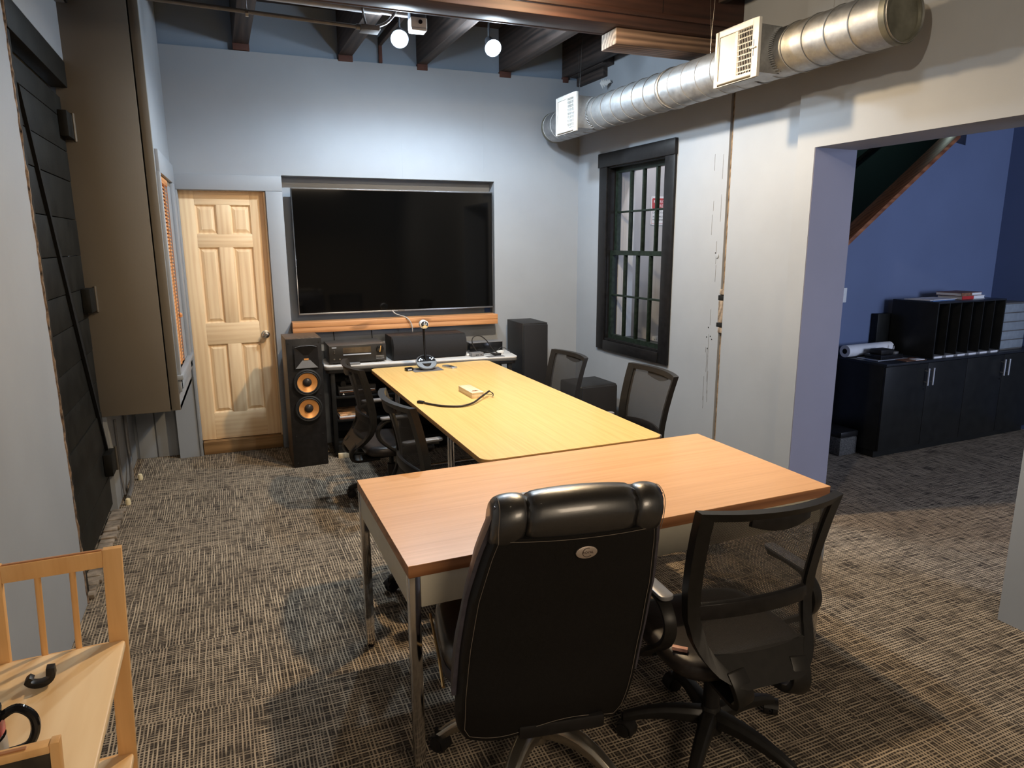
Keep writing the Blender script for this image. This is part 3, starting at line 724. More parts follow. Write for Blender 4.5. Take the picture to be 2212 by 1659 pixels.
# ------------------------------------------------------------------ ceiling timbers
JL = ['narrow dark joist next to the bay at the left', 'dark joist left of the junction box', 'thin strip of wood standing on the wall ledge between two joists',
      'dark joist behind the left spotlight', 'dark joist right of the right hand spotlight', 'narrow dark joist over the end of the duct']
for (x, wd_, zb), lab in zip(((0.105, 0.115, 3.165), (0.875, 0.11, 3.150), (1.155, 0.028, 3.15), (1.495, 0.085, 3.135), (2.225, 0.10, 3.135), (2.80, 0.05, 3.135)), JL):
    j = thing('ceiling_joist', lab, 'beam', (x, D + 0.02, zb), 0.035, 'ceiling joists')
    if wd_ < 0.03:
        MB().box(-wd_ / 2, wd_ / 2, -0.02, 0.0, -0.03, 0.10).build('beam', JEND, j, 0.002)
        MB().box(-wd_ / 2, wd_ / 2, -1.85, 0.0, 0.10, 0.16).build('brace', JOIST, j, 0.002)
    else:
        MB().box(-wd_ / 2, wd_ / 2, -5.5, 0.0, 0, CEIL - zb).build('beam', JOIST, j, 0.004)
        MB().box(-wd_ / 2 - 0.001, wd_ / 2 + 0.001, -0.03, 0.008, -0.045, 0.002).build('end_block', JEND, j, 0.002)
g_ = thing('girder', 'big reddish brown timber girder crossing under the joists', 'beam', (-0.8, 3.80, 2.945), 0.0)
MB().box(-0.2, 3.85, 0, 0.20, 0, 0.50).build('beam', BEAM, g_, 0.006)
MB().box(-0.2, 3.85, -0.022, 0.0, 0.055, 0.085).build('ledger_strip', BEAM, g_, 0.004)
MB().box(-0.2, 3.85, 0.2, 0.232, 0.0, 0.04).build('ledger_strip', BEAM, g_, 0.004)
for x in (2.30, 3.25):
    MB().box(x, x + 0.003, -0.0015, 0.001, 0.09, 0.5).build('joint', BLACKGAP, g_, smooth=0)
sb = thing('timber_stub', 'short timber bolster with a pale sawn end under the girder', 'beam', (2.165, 3.845, 2.852), 0.0)
MB().box(0, xw(3.95) - 2.165 + 0.02, 0, 0.18, 0, 0.091).build('beam', wood('brown_bolster', (0.05, 0.028, 0.018), (0.20, 0.13, 0.09), 'X', 45, 0.65), sb, 0.004)
MB().box(-0.002, 0.03, 0.001, 0.179, 0.0015, 0.0895).build('sawn_end', OLDCUT, sb, 0.003)
cb_ = thing('corner_block', 'stepped dark timber blocking in the ceiling corner above the duct', 'beam', (2.88, 5.30, 3.03), 0.05)
MB().box(-0.02, 0.20, 0.0, 0.55, 0.10, 0.45).build('block', JOIST, cb_, 0.004)
MB().box(0.05, 0.20, 0.10, 0.55, 0.03, 0.10).build('block', JOIST, cb_, 0.004)
random.seed(4)
pf = MB()
for i in range(5):
    a = Vector((2.89 + 0.012 * i, 5.36 - 0.01 * i, 3.02)); pf.add([a, a + Vector((0.02, -0.01, -0.02 - 0.012 * (i % 3))), a + Vector((0.012, 0.0, -0.075 + 0.012 * i)), a + Vector((-0.012, 0.008, -0.03)), a + Vector((0.004, 0.012, -0.035))], [(0, 1, 2, 3), (0, 4, 2, 1), (0, 3, 2, 4)])
tag(pf.build('plaster_flake', PLASTER, None, smooth=0), 'white curl of peeling plaster hanging in the ceiling corner', 'plaster')

# ------------------------------------------------------------------ lamps, boxes, pipes under the ceiling
def lamp(name, label, pos, aim, bulb, stem_top):
    pos = Vector(pos); d_ = (Vector(aim) - pos).normalized()
    t = thing(name, label, 'spotlight', pos, 0, 'ceiling spotlights')
    q = d_.to_track_quat('Z', 'Y').to_matrix().to_4x4()
    MB().lathe([(0.0, -0.15), (0.028, -0.15), (0.032, -0.09), (0.056, -0.03), (0.058, -0.006), (0.050, -0.006), (0.050, -0.02), (0, -0.02)], 24, q).build('housing', LAMPDARK, t)
    MB().lathe([(0.0, -0.004), (0.030, -0.005), (0.0495, -0.010), (0.0495, -0.018), (0, -0.018)], 24, q).build('bulb', bulb, t)
    b0 = q @ Vector((0, 0, -0.145)); MB().tube([b0, b0 + Vector((0, 0, 0.05)), Vector((b0.x, b0.y, stem_top - pos.z))], 0.008, 8).build('stem', LAMPDARK, t)
    MB().cyl((b0.x, b0.y, stem_top - pos.z), (b0.x, b0.y, stem_top - pos.z + 0.012), 0.05, n=16).build('canopy', LAMPDARK, t)
def lens_aim(p, a):  # the lens sits just behind the light source
    p = Vector(p); return p
lamp('ceiling_spotlight', 'lit white spotlight on the left beside the white emergency box', Vector(LAMP_A[0]) + Vector((0, 0.06, 0.035)), (0.75, 3.35, 2.05), BULB_COOL, 3.44)
lamp('ceiling_spotlight', 'lit white spotlight hanging on a stem at the right', Vector(LAMP_B[0]) + Vector((0, 0.06, 0.035)), (1.6, 3.35, 2.05), BULB_COOL, 3.44)
lamp('ceiling_spotlight', 'warm spotlight in front of the girder above the table', Vector(LAMP_C[0]) + Vector((0, 0, 0.06)), LAMP_C[1], BULB_WARM, 3.45)
lamp('ceiling_spotlight', 'cool spotlight in front of the girder aimed at the black window', Vector(LAMP_D[0]) + Vector((-0.03, -0.02, 0.06)), LAMP_D[1], BULB_COOL, 3.45)
lamp('ceiling_spotlight', 'warm white spotlight above the desk aimed at the right wall', Vector(LAMP_E[0]) + Vector((-0.06, -0.07, 0.05)), LAMP_E[1], BULB_WARM, 3.45)
jb = thing('junction_box', 'square metal junction box at the end of the ceiling conduit', 'box', (0.845, 4.60, 2.985))
MB().box(-0.06, 0.055, -0.05, 0.05, 0, 0.03).build('box', CONDUIT, jb, 0.003)
MB().tube(smoothpath([(-0.02, 0, 0.03), (-0.03, 0.01, 0.08), (-0.04, 0, 0.13), (-0.03, 0.02, 0.2)], 4), 0.007, 8).build('flex_cable', CONDUIT, jb)
MB().tube(smoothpath([(0.03, 0, 0.03), (0.10, 0.0, 0.06), (0.15, 0.01, 0.11), (0.19, 0.0, 0.17)], 4), 0.009, 8).build('flex_cable', CONDUIT, jb)
cp = thing('ceiling_conduit', 'thin conduit running across the joists to the junction box', 'conduit', (-0.6, 4.60, 3.03))
MB().tube([(0, 0, 0.015), (1.39, 0, -0.022)], 0.012, 10).build('pipe', CONDUIT, cp)
MB().cyl((0.722, 0, -0.013), (0.738, 0, -0.013), 0.019, n=12).build('clamp', STEEL, cp)
MB().cyl((1.36, 0, -0.022), (1.395, 0, -0.022), 0.018, n=12).build('connector', CONDUIT, cp)
MB().cyl((0.73, 0, -0.01), (0.73, 0, 0.14), 0.004, n=6).build('hanger', CONDUIT, cp)
c2 = thing('ceiling_pipe', 'thicker white pipe above the conduit near the left spotlight', 'pipe', (0.10, 4.62, 3.115))
MB().tube([(0, 0, 0.012), (0.82, 0, 0.0)], 0.019, 12).build('pipe', plain('pale_pipe', (0.34, 0.34, 0.35), 0.5), c2)
MB().tube([(0.82, 0, 0.0), (0.99, 0, -0.002)], 0.015, 12).build('pipe_end', plain('pale_pipe_end', (0.34, 0.34, 0.35), 0.5), c2)
for x in (0.25, 0.75): MB().cyl((x, 0, 0.0), (x, 0, 0.14), 0.004, n=6).build('hanger', CONDUIT, c2)
em = thing('emergency_lamp', 'small white emergency lamp box with a round black eye', 'lamp', (1.150, 4.60, 3.012), 0.0)
MB().box(-0.052, 0.052, -0.04, 0.05, 0.015, 0.08).build('body', WHITEPL, em, 0.006)
MB().box(-0.05, 0.05, -0.045, 0.045, 0.0, 0.02).build('lens_bar', WHITEPL, em, 0.006)
MB().cyl((0.008, -0.046, 0.052), (0.008, -0.038, 0.052), 0.013, n=14).build('eye', BLKGLOSS, em)
MB().box(-0.048, 0.055, -0.01, 0.06, 0.08, 0.44).build('mount', LAMPDARK, em, 0.004)

# ------------------------------------------------------------------ air duct with two registers
DR = 0.125
dct = thing('air_duct', 'round galvanised spiral air duct along the right wall', 'duct')
DM = TR(2.72, 4.0, 2.68) @ RZ(-PI / 2 + ang)   # x along duct towards the viewer
dct.matrix_world = DM
x0d, x1d = -1.74, 1.585
secs = [(x0d, -1.02), (-1.02, -0.02), (-0.02, 0.74), (0.74, x1d)]
for i, (a, b_) in enumerate(secs):
    r = DR - 0.0025 * (i % 2)
    MB().cyl((a, 0, 0), (b_ + 0.01, 0, 0), r, r, n=40, caps=False).build('pipe_section', DUCT, dct, smooth=60)
for k in range(25):
    x = x0d + 0.06 + k * 0.135
    if x > x1d - 0.03: break
    sl = 0.03
    pts = [(x + sl * math.cos(2 * PI * i / 32), (DR + 0.0008) * math.cos(2 * PI * i / 32), (DR + 0.0008) * math.sin(2 * PI * i / 32)) for i in range(33)]
    MB().tube(pts, 0.0022, 5, caps=False).build('seam', DUCT, dct)
MB().lathe([(0, -0.012), (DR - 0.015, -0.012), (DR - 0.012, 0.0), (DR + 0.003, 0.0), (DR + 0.003, -0.03), (DR - 0.004, -0.03)], 40, TR(x1d, 0, 0) @ Matrix.Rotation(PI / 2, 4, 'Y')).build('end_cap', DUCTCAP, dct)
MB().lathe([(0, 0.0), (DR + 0.003, 0.0), (DR + 0.003, 0.03)], 40, TR(x0d, 0, 0) @ Matrix.Rotation(PI / 2, 4, 'Y')).build('end_cap', DUCTCAP, dct)
MB().tube([(-0.02 + 0.045 * math.cos(2 * PI * i / 32), (DR + 0.002) * math.cos(2 * PI * i / 32), (DR + 0.002) * math.sin(2 * PI * i / 32)) for i in range(33)], 0.005, 6, caps=False).build('slip_joint', DUCT, dct)
for x in (-1.3, 0.3, 1.2):
    MB().tube([(x, 0.0, 0.12), (x, 0.0, 0.22), (x + 0.05, 0.0, 0.80)], 0.0011, 5).build('hanger_wire', STEEL, dct)
    MB().tube([(x, 0.0, 0.22), (x - 0.06, 0.0, 0.80)], 0.0011, 5).build('hanger_wire', STEEL, dct)
def register(xc, label, open_):
    hw, hz = 0.165, 0.142
    fr = MB(); b_ = 0.030
    fr.box(-hw, -hw + b_, -0.008, 0.012, -hz, hz); fr.box(hw - b_ - 0.012, hw, -0.008, 0.012, -hz, hz)
    fr.box(-hw + b_, hw - b_ - 0.012, -0.008, 0.012, -hz, -hz + b_); fr.box(-hw + b_, hw - b_ - 0.012, -0.008, 0.012, hz - b_, hz)
    fr.box(-0.012, 0.008, -0.006, 0.012, -hz + b_, hz - b_)
    t = fr.build('air_register', VENT, dct, 0.002); t.matrix_local = TR(xc, -0.21, 0.0); t['label'] = label
    # collar between duct and register (belongs to the register branch)
    MB().box(-hw + 0.02, hw - 0.02, 0.012, 0.20, -hz + 0.025, hz - 0.025).build('collar', DUCT, t, smooth=0)
    fl = MB()
    for k in range(22):
        a = -hz + 0.03 + k * (2 * hz - 0.06) / 22
        yy = 0.21 - math.sqrt(max(0, DR ** 2 - a ** 2)) - 0.004
        fl.box(hw - 0.022, hw + 0.006, yy - 0.001, yy + 0.004, a, a + 0.006)
    fl.build('crimp_teeth', DUCT, t, smooth=0)
    MB().box(-hw + b_, hw - b_, 0.0105, 0.0135, -hz + b_, hz - b_).build('damper', VENTIN, t, smooth=0)
    lm = MB().box(-0.0008, 0.0008, -0.006, 0.007, -hz + b_, hz - b_, RZ(math.radians(-62))).mesh('louver'); lm.materials.append(VENT)
    for k in range(9):
        o = bpy.data.objects.new('louver', lm); COL.objects.link(o); o.parent = t; o.location = (-hw + b_ + 0.006 + k * 0.0128, 0.002, 0)
    lm2 = MB().box(-0.0008, 0.0008, -0.006, 0.007, -hz + b_, hz - b_, RZ(math.radians(50))).mesh('louver'); lm2.materials.append(VENT)
    for k in range(9):
        o = bpy.data.objects.new('louver', lm2); COL.objects.link(o); o.parent = t; o.location = (0.016 + k * 0.0118, 0.001, 0)
    cm = MB().box(0.008, hw - b_ - 0.012, -0.0055, 0.009, -0.0016, 0.0016, Matrix.Rotation(math.radians(35), 4, 'X')).mesh('cross_louver'); cm.materials.append(VENT)
    for k in range(8):
        o = bpy.data.objects.new('cross_louver', cm); COL.objects.link(o); o.parent = t; o.location = (0, 0.002, -hz + b_ + 0.016 + k * 0.0275)
    MB().box(hw - 0.033, hw - 0.030, -0.009, -0.006, -0.04, 0.04).build('lever_slot', VENTIN, t, smooth=0)
    MB().box(hw - 0.05, hw - 0.012, -0.018, -0.008, -0.003, 0.003).build('lever', VENT, t, 0.001)
    return t
register(0.77, 'large white air register on the near half of the duct', True)
register(-1.13, 'small looking white air register at the far end of the duct', True)

# ------------------------------------------------------------------ television and the board under it
tv = thing('television', 'large black flat television recessed in the wall niche', 'television', (0.39, D - 0.005, 1.118))
TW, THh = 1.706, 1.012
MB().box(0, TW, 0.0, 0.05, 0, THh).build('back', BLK, tv, 0.004)
MB().box(0.008, TW - 0.008, -0.004, 0.0, 0.012, THh - 0.008).build('screen', TVBLACK, tv, smooth=0)
fr = MB(); fr.box(0, 0.008, -0.006, 0.002, 0, THh); fr.box(TW - 0.008, TW, -0.006, 0.002, 0, THh); fr.box(0.008, TW - 0.008, -0.006, 0.002, 0, 0.012); fr.box(0.008, TW - 0.008, -0.006, 0.002, THh - 0.008, THh)
fr.build('bezel', TVFRAME, tv, 0.001)
MB().box(TW / 2 - 0.03, TW / 2 + 0.03, -0.0075, -0.006, 0.002, 0.010).build('logo_plate', DARKEDGE, tv, smooth=0)
MB().box(0.3, TW - 0.3, 0.05, 0.134, 0.3, 0.7).build('wall_mount', BLACKGAP, tv, smooth=0)
sh_ = thing('wall_ledge', 'orange pine board ledge along the bottom of the television niche', 'shelf', (NX0, D - 0.14, 0.982))
MB().box(0, 1.762, 0, 0.141, 0.043, 0.086).build('board', SHELFW, sh_, 0.003)
MB().box(0.0, 1.762, 0.002, 0.141, 0, 0.0425).build('board', SHELFW, sh_, 0.003)
tag(MB().box(2.055, 2.11, D + 0.1245, D + 0.129, 1.062, 1.125).build('masking_tape', TAPE), 'square of blue masking tape at the lower right of the television', 'tape')
tag(MB().tube(smoothpath([(x - 0.105, y, z) for x, y, z in ((1.27, D - 0.012, 1.125), (1.30, D - 0.03, 1.095), (1.36, D - 0.145, 1.075), (1.40, D - 0.160, 1.02), (1.41, D - 0.150, 0.95), (1.41, D - 0.10, 0.90), (1.41, D - 0.07, 0.82))], 6), 0.0045, 8).build('tv_cable', plain('grey_cable', (0.42, 0.40, 0.38), 0.5)), 'pale cable drooping from the television over the pine ledge', 'cable')
for x, lab in ((0.66, 'thin black wire on the wall under the ledge above the receiver'), (0.98, 'thin black wire on the wall under the ledge beside the long speaker')):
    tag(MB().tube([(x, D - 0.004, 0.985), (x + 0.003, D - 0.004, 0.9), (x, D - 0.004, 0.80)], 0.003, 6).build('wall_wire', BLK), lab, 'wire')

# ------------------------------------------------------------------ media credenza and what stands on it
RA = -0.080; RZT = 0.755
RM0 = (0.520, 5.395, 0.0)
rk = thing('media_credenza', 'low black credenza with pale top and open shelves under the television', 'credenza', RM0, RA)
RWd, RDp = 1.585, 0.40
MB().prism(rrect(0, RWd, 0, RDp, 0.04), RZT - 0.012, RZT).build('top', WHITETOP, rk, 0.002)
MB().prism(rrect(0.0, RWd, 0.0, RDp, 0.04), RZT - 0.034, RZT - 0.0125).build('top_edge', DARKEDGE, rk, 0.003)
MB().prism(rrect(0.012, RWd - 0.012, 0.012, RDp, 0.035), RZT - 0.062, RZT - 0.0345).build('lower_edge', BLK, rk, 0.003)
def rk_leg(x, y): MB().box(x, x + 0.035, y, y + 0.035, 0.04, RZT - 0.062).build('post', RACKBLK, rk, 0.003)
for x, y in ((0.045, 0.03), (RWd - 0.08, 0.03), (0.045, RDp - 0.05), (RWd - 0.08, RDp - 0.05), (0.70, 0.03)): rk_leg(x, y)
MB().box(0.045, RWd - 0.045, RDp - 0.014, RDp - 0.002, 0.04, RZT - 0.06).build('back_panel', RACKBLK, rk, smooth=0)
for z in (0.50, 0.31, 0.125):
    MB().box(0.08, RWd - 0.08, 0.03, RDp - 0.015, z - 0.018, z).build('shelf', RACKBLK, rk, 0.002)
MB().box(0.045, RWd - 0.045, 0.03, RDp - 0.015, 0.02, 0.105).build('plinth', RACKBLK, rk, 0.003)
MB().box(0.07, 0.17, 0.0, 0.06, 0.0, 0.035).build('shim_block', PALEWOOD, rk, 0.002)
MB().box(1.4, 1.5, 0.05, 0.12, 0.0, 0.02).build('shim_block', PALEWOOD, rk, 0.002)
RKM = TR(*RM0) @ RZ(RA)
def on_rack(x, y, z=RZT): return tuple(RKM @ Vector((x, y, z)))
# receiver
rc = thing('av_receiver', 'black and grey amplifier receiver with big volume knob on the credenza', 'receiver', on_rack(0.048, 0.045), 0.02)
MB().box(0, 0.445, 0.012, 0.33, 0.016, 0.150).build('case', plain('receiver_case', (0.075, 0.068, 0.062), 0.42, 0.2), rc, 0.003)
MB().box(-0.002, 0.447, 0.0, 0.012, 0.012, 0.148).build('front_plate', plain('receiver_front', (0.024, 0.021, 0.018), 0.38), rc, 0.002)
MB().box(0.105, 0.325, -0.0015, 0.0, 0.088, 0.132).build('display', DISPLAY, rc, smooth=0)
MB().box(0.105, 0.325, -0.004, 0.0, 0.070, 0.079).build('button_bar', LCDBAR, rc, 0.001)
kb = MB().cyl((0.398, -0.018, 0.110), (0.398, 0.0, 0.110), 0.029, n=28).build('volume_knob', BLKGLOSS, rc, 0.002)
MB().box(-0.003, 0.003, -0.0188, -0.017, -0.026, 0.026, TR(0.398, 0, 0.110) @ Matrix.Rotation(0.2, 4, 'Y')).build('knob_pointer', GOLD, kb)
MB().box(0.020, 0.055, -0.002, 0.0, 0.132, 0.140).build('name_plate', LCDBAR, rc, smooth=0)
for x, z, r in ((0.037, 0.112, 0.004), (0.038, 0.095, 0.005), (0.035, 0.045, 0.007), (0.078, 0.043, 0.007), (0.125, 0.04, 0.004)):
    MB().cyl((x, -0.005, z), (x, 0, z), r, n=12).build('small_knob', STEEL, rc)
for z in (0.040, 0.050, 0.030): MB().box(0.365, 0.43, -0.001, 0.0, z, z + 0.002).build('print_line', LCDBAR, rc, smooth=0)
for x in (0.05, 0.39):
    for y in (0.05, 0.28): MB().cyl((x, y, 0), (x, y, 0.016), 0.02, n=14).build('foot', BLK, rc)
tag(MB().box(0, 0.125, 0, 0.055, 0, 0.014, TR(*on_rack(0.155, -0.0, RZT)) @ RZ(-0.03)).build('disc_case', GREYPL, None, 0.003), 'flat dark grey case in front of the receiver', 'case')
# long centre speaker, curved grille
cs = thing('centre_speaker', 'long black centre speaker with bowed cloth front on the credenza', 'speaker', on_rack(0.545, 0.075), 0.03)
MB().box(0, 0.63, 0.03, 0.27, 0.0, 0.195).build('cabinet', BLKVINYL, cs, 0.004)
def csg(u, v):
    a = v; return (0.004 + 0.622 * u, 0.030 - 0.055 * math.sin(PI * (0.08 + 0.84 * a)) ** 0.7, 0.004 + 0.187 * a)
gm = MB(); gm.grid(csg, 2, 14); gm.add([csg(0, j / 14) for j in range(15)], [tuple(range(15))]); gm.add([csg(1, j / 14) for j in range(15)], [tuple(range(14, -1, -1))])
gm.build('grille', GRILLE, cs, smooth=50)
# things at the right end of the credenza
cbx = thing('control_box', 'low black box with grey top behind the cables on the credenza', 'box', on_rack(1.23, 0.25), 0.02)
MB().box(0, 0.30, 0, 0.12, 0, 0.090).build('case', BLKGLOSS, cbx, 0.002)
MB().box(-0.002, 0.302, -0.002, 0.122, 0.090, 0.094).build('lid', GREYPL, cbx, 0.001)
hub = thing('cable_hub', 'small grey hub box among cables on the credenza', 'hub', on_rack(1.205, 0.075), 0.15)
MB().box(0, 0.11, 0, 0.07, 0, 0.032).build('case', GREYPL, hub, 0.003)
for x in (0.035, 0.05, 0.08): MB().box(x, x + 0.008, -0.001, 0.002, 0.01, 0.018).build('port', BLACKGAP, hub, smooth=0)
tag(MB().tube(smoothpath([on_rack(1.28, 0.16, RZT + 0.012), on_rack(1.24, 0.20, RZT + 0.09), on_rack(1.245, 0.21, RZT + 0.145), on_rack(1.30, 0.21, RZT + 0.160), on_rack(1.36, 0.20, RZT + 0.12), on_rack(1.42, 0.17, RZT + 0.03), on_rack(1.48, 0.15, RZT + 0.006)], 6), 0.0045, 8).build('looped_cable', BLK), 'black cable standing up in a loop on the credenza', 'cable')
tag(MB().tube(smoothpath([on_rack(1.30, 0.13, RZT + 0.006), on_rack(1.36, 0.17, RZT + 0.03), on_rack(1.40, 0.12, RZT + 0.008), on_rack(1.33, 0.15, RZT + 0.035), on_rack(1.29, 0.17, RZT + 0.012), on_rack(1.37, 0.14, RZT + 0.02), on_rack(1.45, 0.13, RZT + 0.006)], 6), 0.005, 8).build('cable_bundle', BLK), 'coiled bundle of black cable beside the grey hub', 'cable')
tag(MB().tube(smoothpath([on_rack(1.45, 0.20, RZT + 0.01), on_rack(1.50, 0.22, RZT + 0.05), on_rack(1.55, 0.20, RZT + 0.03), on_rack(1.57, 0.17, RZT + 0.006)], 6), 0.003, 6).build('thin_cable', BLK), 'thin dark lead at the right end of the credenza', 'cable')
tag(MB().box(-0.03, 0.03, -0.018, 0.018, 0, 0.03, TR(*on_rack(1.475, 0.17)) @ RZ(0.4)).build('white_plug', WHITEPL, None, 0.006), 'white power plug among the cables on the credenza', 'plug')
tag(MB().box(-0.03, 0.03, -0.018, 0.018, 0, 0.022, TR(*on_rack(1.425, 0.085)) @ RZ(0.1)).build('power_brick', BLK, None, 0.004), 'small black power brick on the credenza beside the clear card', 'adapter')
tag(MB().box(-0.075, 0.075, -0.035, 0.035, 0, 0.003, TR(*on_rack(1.40, 0.055)) @ RZ(0.05)).build('name_card', GREYPL, None, smooth=0), 'flat grey card lying at the front edge of the credenza', 'card')
tag(MB().cyl(on_rack(1.17, 0.14, RZT + 0.010), on_rack(1.28, 0.15, RZT + 0.010), 0.009, n=12).build('white_marker', WHITEPL), 'white marker pen lying behind the grey hub', 'pen')
# on the open shelves
sx = thing('disc_player', 'black disc player with white print on the upper credenza shelf', 'player', on_rack(0.10, 0.05, 0.50), 0.0)
MB().box(0, 0.30, 0, 0.22, 0.004, 0.075).build('case', BLK, sx, 0.003)
MB().box(0.01, 0.29, -0.002, 0, 0.038, 0.045).build('silver_line', LCDBAR, sx, smooth=0)
MB().box(0.01, 0.29, -0.002, 0, 0.028, 0.032).build('red_line', BROWNPR, sx, smooth=0)
MB().add([(0.03, -0.002, 0.008), (0.048, -0.002, 0.008), (0.039, -0.002, 0.022)], [(0, 1, 2)]).build('warning_mark', WHITEPL, sx, smooth=0)
gp = thing('game_controller', 'dark game controller lying on the disc player', 'controller', on_rack(0.20, 0.10, 0.575), 0.2)
MB().tube(smoothpath([(-0.07, -0.03, 0.018), (-0.05, 0.02, 0.026), (0, 0.035, 0.03), (0.05, 0.02, 0.026), (0.07, -0.03, 0.018)], 4), 0.022, 10).build('body', CHAIRPL, gp)
for x in (-0.03, 0.03): MB().cyl((x, 0.02, 0.04), (x, 0.02, 0.058), 0.009, n=10).build('thumb_stick', BLK, gp)
for k in range(3):
    lab = ['brown covered magazine at the bottom of the pile on the lower shelf', 'pale magazine in the middle of the pile on the lower shelf', 'bright patterned magazine on top of the pile on the lower shelf'][k]
    tag(MB().box(0, 0.21, 0, 0.27, 0, 0.012, TR(*on_rack(0.095 + 0.004 * k, 0.035 + 0.004 * k, 0.31 + 0.0122 * k)) @ RZ(0.02 * k)).build('magazine', (BROWNPR, PAPER, MAGA)[k], None, 0.001), lab, 'magazine', 'magazines on the credenza shelf')

# ------------------------------------------------------------------ loudspeakers
tw = thing('tower_speaker', 'tall floor speaker with horn and two copper cones beside the pine door', 'speaker', (0.243, 5.250, 0), 0.045)
TWd, THt, TDp = 0.258, 1.0, 0.36
MB().box(0, TWd, 0.036, TDp, 0.0, THt).build('cabinet', VENEER, tw, 0.003)
MB().box(0.0, TWd, 0.018, 0.0355, 0.0, THt - 0.002).build('baffle', BLK, tw, 0.004)
hn = MB(); cx, z0, z1 = TWd / 2 + 0.01, 0.775, 0.945
hw = 0.085
O = [(cx - hw, -0.003, z0), (cx + hw, -0.003, z0), (cx + hw, -0.003, z1), (cx - hw, -0.003, z1)]
I = [(cx - 0.018, 0.014, z0 + 0.075), (cx + 0.018, 0.014, z0 + 0.075), (cx + 0.018, 0.014, z0 + 0.098), (cx - 0.018, 0.014, z0 + 0.098)]
hn.add(O + I, [(0, 1, 5, 4), (1, 2, 6, 5), (2, 3, 7, 6), (3, 0, 4, 7), (4, 5, 6, 7)])
MB().box(cx - hw - 0.008, cx + hw + 0.008, 0.0155, 0.0178, z0 - 0.010, z1 + 0.008).build('horn_plate', BLK, tw, 0.002)
hno = hn.build('horn', BLK, tw, smooth=0)
MB().add([(cx - hw + 0.004, -0.0036, z0 + 0.003), (cx + hw - 0.004, -0.0036, z0 + 0.003), (cx + 0.028, 0.0090, z0 + 0.060), (cx - 0.028, 0.0090, z0 + 0.060)], [(0, 1, 2, 3)]).build('horn_lower_lip', HORN, hno, smooth=0)
MB().box(cx - 0.017, cx + 0.017, 0.006, 0.008, z0 + 0.062, z0 + 0.075).build('horn_throat', COPPER, hno, smooth=0)
MB().tube([(cx - hw + 0.005, -0.005, z1 - 0.008), (cx - 0.04, -0.006, z1 + 0.001), (cx + 0.04, -0.006, z1 + 0.001), (cx + hw - 0.005, -0.005, z1 - 0.008)], 0.0022, 6).build('horn_top_trim', HORN, hno)
for zc in (0.665, 0.462):
    Mx = TR(TWd / 2 + 0.006, 0, zc) @ Matrix.Rotation(PI / 2, 4, 'X')
    wf = MB().lathe([(0.100, -0.018), (0.104, -0.004), (0.102, 0.004), (0.094, 0.009), (0.086, 0.006)], 36, Mx, False).build('woofer_ring', RUBBER, tw)
    MB().lathe([(0.087, 0.005), (0.080, 0.011), (0.074, 0.004)], 36, Mx, False).build('surround', RUBBER, wf)
    MB().lathe([(0.075, 0.004), (0.028, -0.012), (0, -0.013)], 36, Mx, False).build('cone', COPPER, wf)
    MB().lathe([(0.034, -0.010), (0.030, 0.002), (0.018, 0.011), (0, 0.014)], 24, Mx).build('dust_cap', CONEBLK, wf)
for x, z in ((0.02, 0.97), (0.24, 0.97), (0.03, 0.565), (0.23, 0.565), (0.03, 0.25), (0.23, 0.25), (0.03, 0.035), (0.23, 0.035)):
    MB().cyl((x, 0.015, z), (x, 0.018, z), 0.005, n=10).build('grille_peg', RUBBER, tw)
tr_ = thing('tower_speaker', 'tall black floor speaker with cloth grille right of the credenza', 'speaker', (2.205, 5.40, 0), 0.0)
MB().box(0, 0.235, 0.025, 0.40, 0, 1.01).build('cabinet', BLKVINYL, tr_, 0.004)
MB().box(0.004, 0.231, 0.0, 0.0245, 0.008, 1.0).build('grille', GRILLE, tr_, 0.010)
sb_ = thing('subwoofer', 'black cube subwoofer on the floor under the black window', 'speaker', (2.505, 4.88, 0), 0.05)
MB().box(0, 0.36, 0.02, 0.38, 0.02, 0.53).build('cabinet', BLKVINYL, sb_, 0.018, 3)
MB().box(0.012, 0.348, 0.0, 0.0195, 0.03, 0.52).build('grille', GRILLE, sb_, 0.008)
for x in (0.04, 0.32):
    for y in (0.05, 0.34): MB().cyl((x, y, 0), (x, y, 0.02), 0.018, n=12).build('foot', RUBBER, sb_)
bb = thing('bookshelf_speaker', 'low dark box behind the copper coned speaker', 'speaker', (0.30, 5.66, 0.0), 0.0)
MB().box(0, 0.20, 0, 0.17, 0, 0.95).build('cabinet', BLKVINYL, bb, 0.004)
MB().box(0.01, 0.19, -0.008, 0, 0.02, 0.93).build('grille', GRILLE, bb, 0.003)

# ------------------------------------------------------------------ tables
TA = 0.0314
tb = thing('conference_table', 'long tan oak laminate table with rounded corners', 'table', (0.930, 2.760, 0), TA)
MB().prism(rrect(0, 0.975, 0, 2.485, 0.055, 8), 0.7365, 0.740).build('top', TANTOP, tb, smooth=0)
MB().prism(rrect(0, 0.975, 0, 2.485, 0.055, 8), 0.712, 0.7364).build('edge', TANEDGE, tb, 0.003)
for y in (0.85, 2.12):
    MB().box(0.08, 0.90, y - 0.03, y + 0.03, 0.695, 0.7115).build('crossbar', BLK, tb, 0.003)
    for x in (0.12, 0.855):
        for dy in (-0.025, 0.025):
            MB().tube([(x, y + dy, 0.70), (x, y + dy, 0.03)], 0.012, 12).build('leg', CHROME, tb)
    MB().tube([(0.12, y, 0.02), (0.855, y, 0.02)], 0.016, 12).build('foot_bar', CHROME, tb)
    for x in (0.13, 0.845): MB().cyl((x, y, 0.0), (x, y, 0.02), 0.018, n=12).build('glide', BLK, tb)
MB().box(0.10, 0.875, 0.82, 0.845, 0.65, 0.6945).build('stretcher', BLK, tb, 0.003)
DA = 0.0308; DKM = TR(0.389, 1.873, 0) @ RZ(DA)
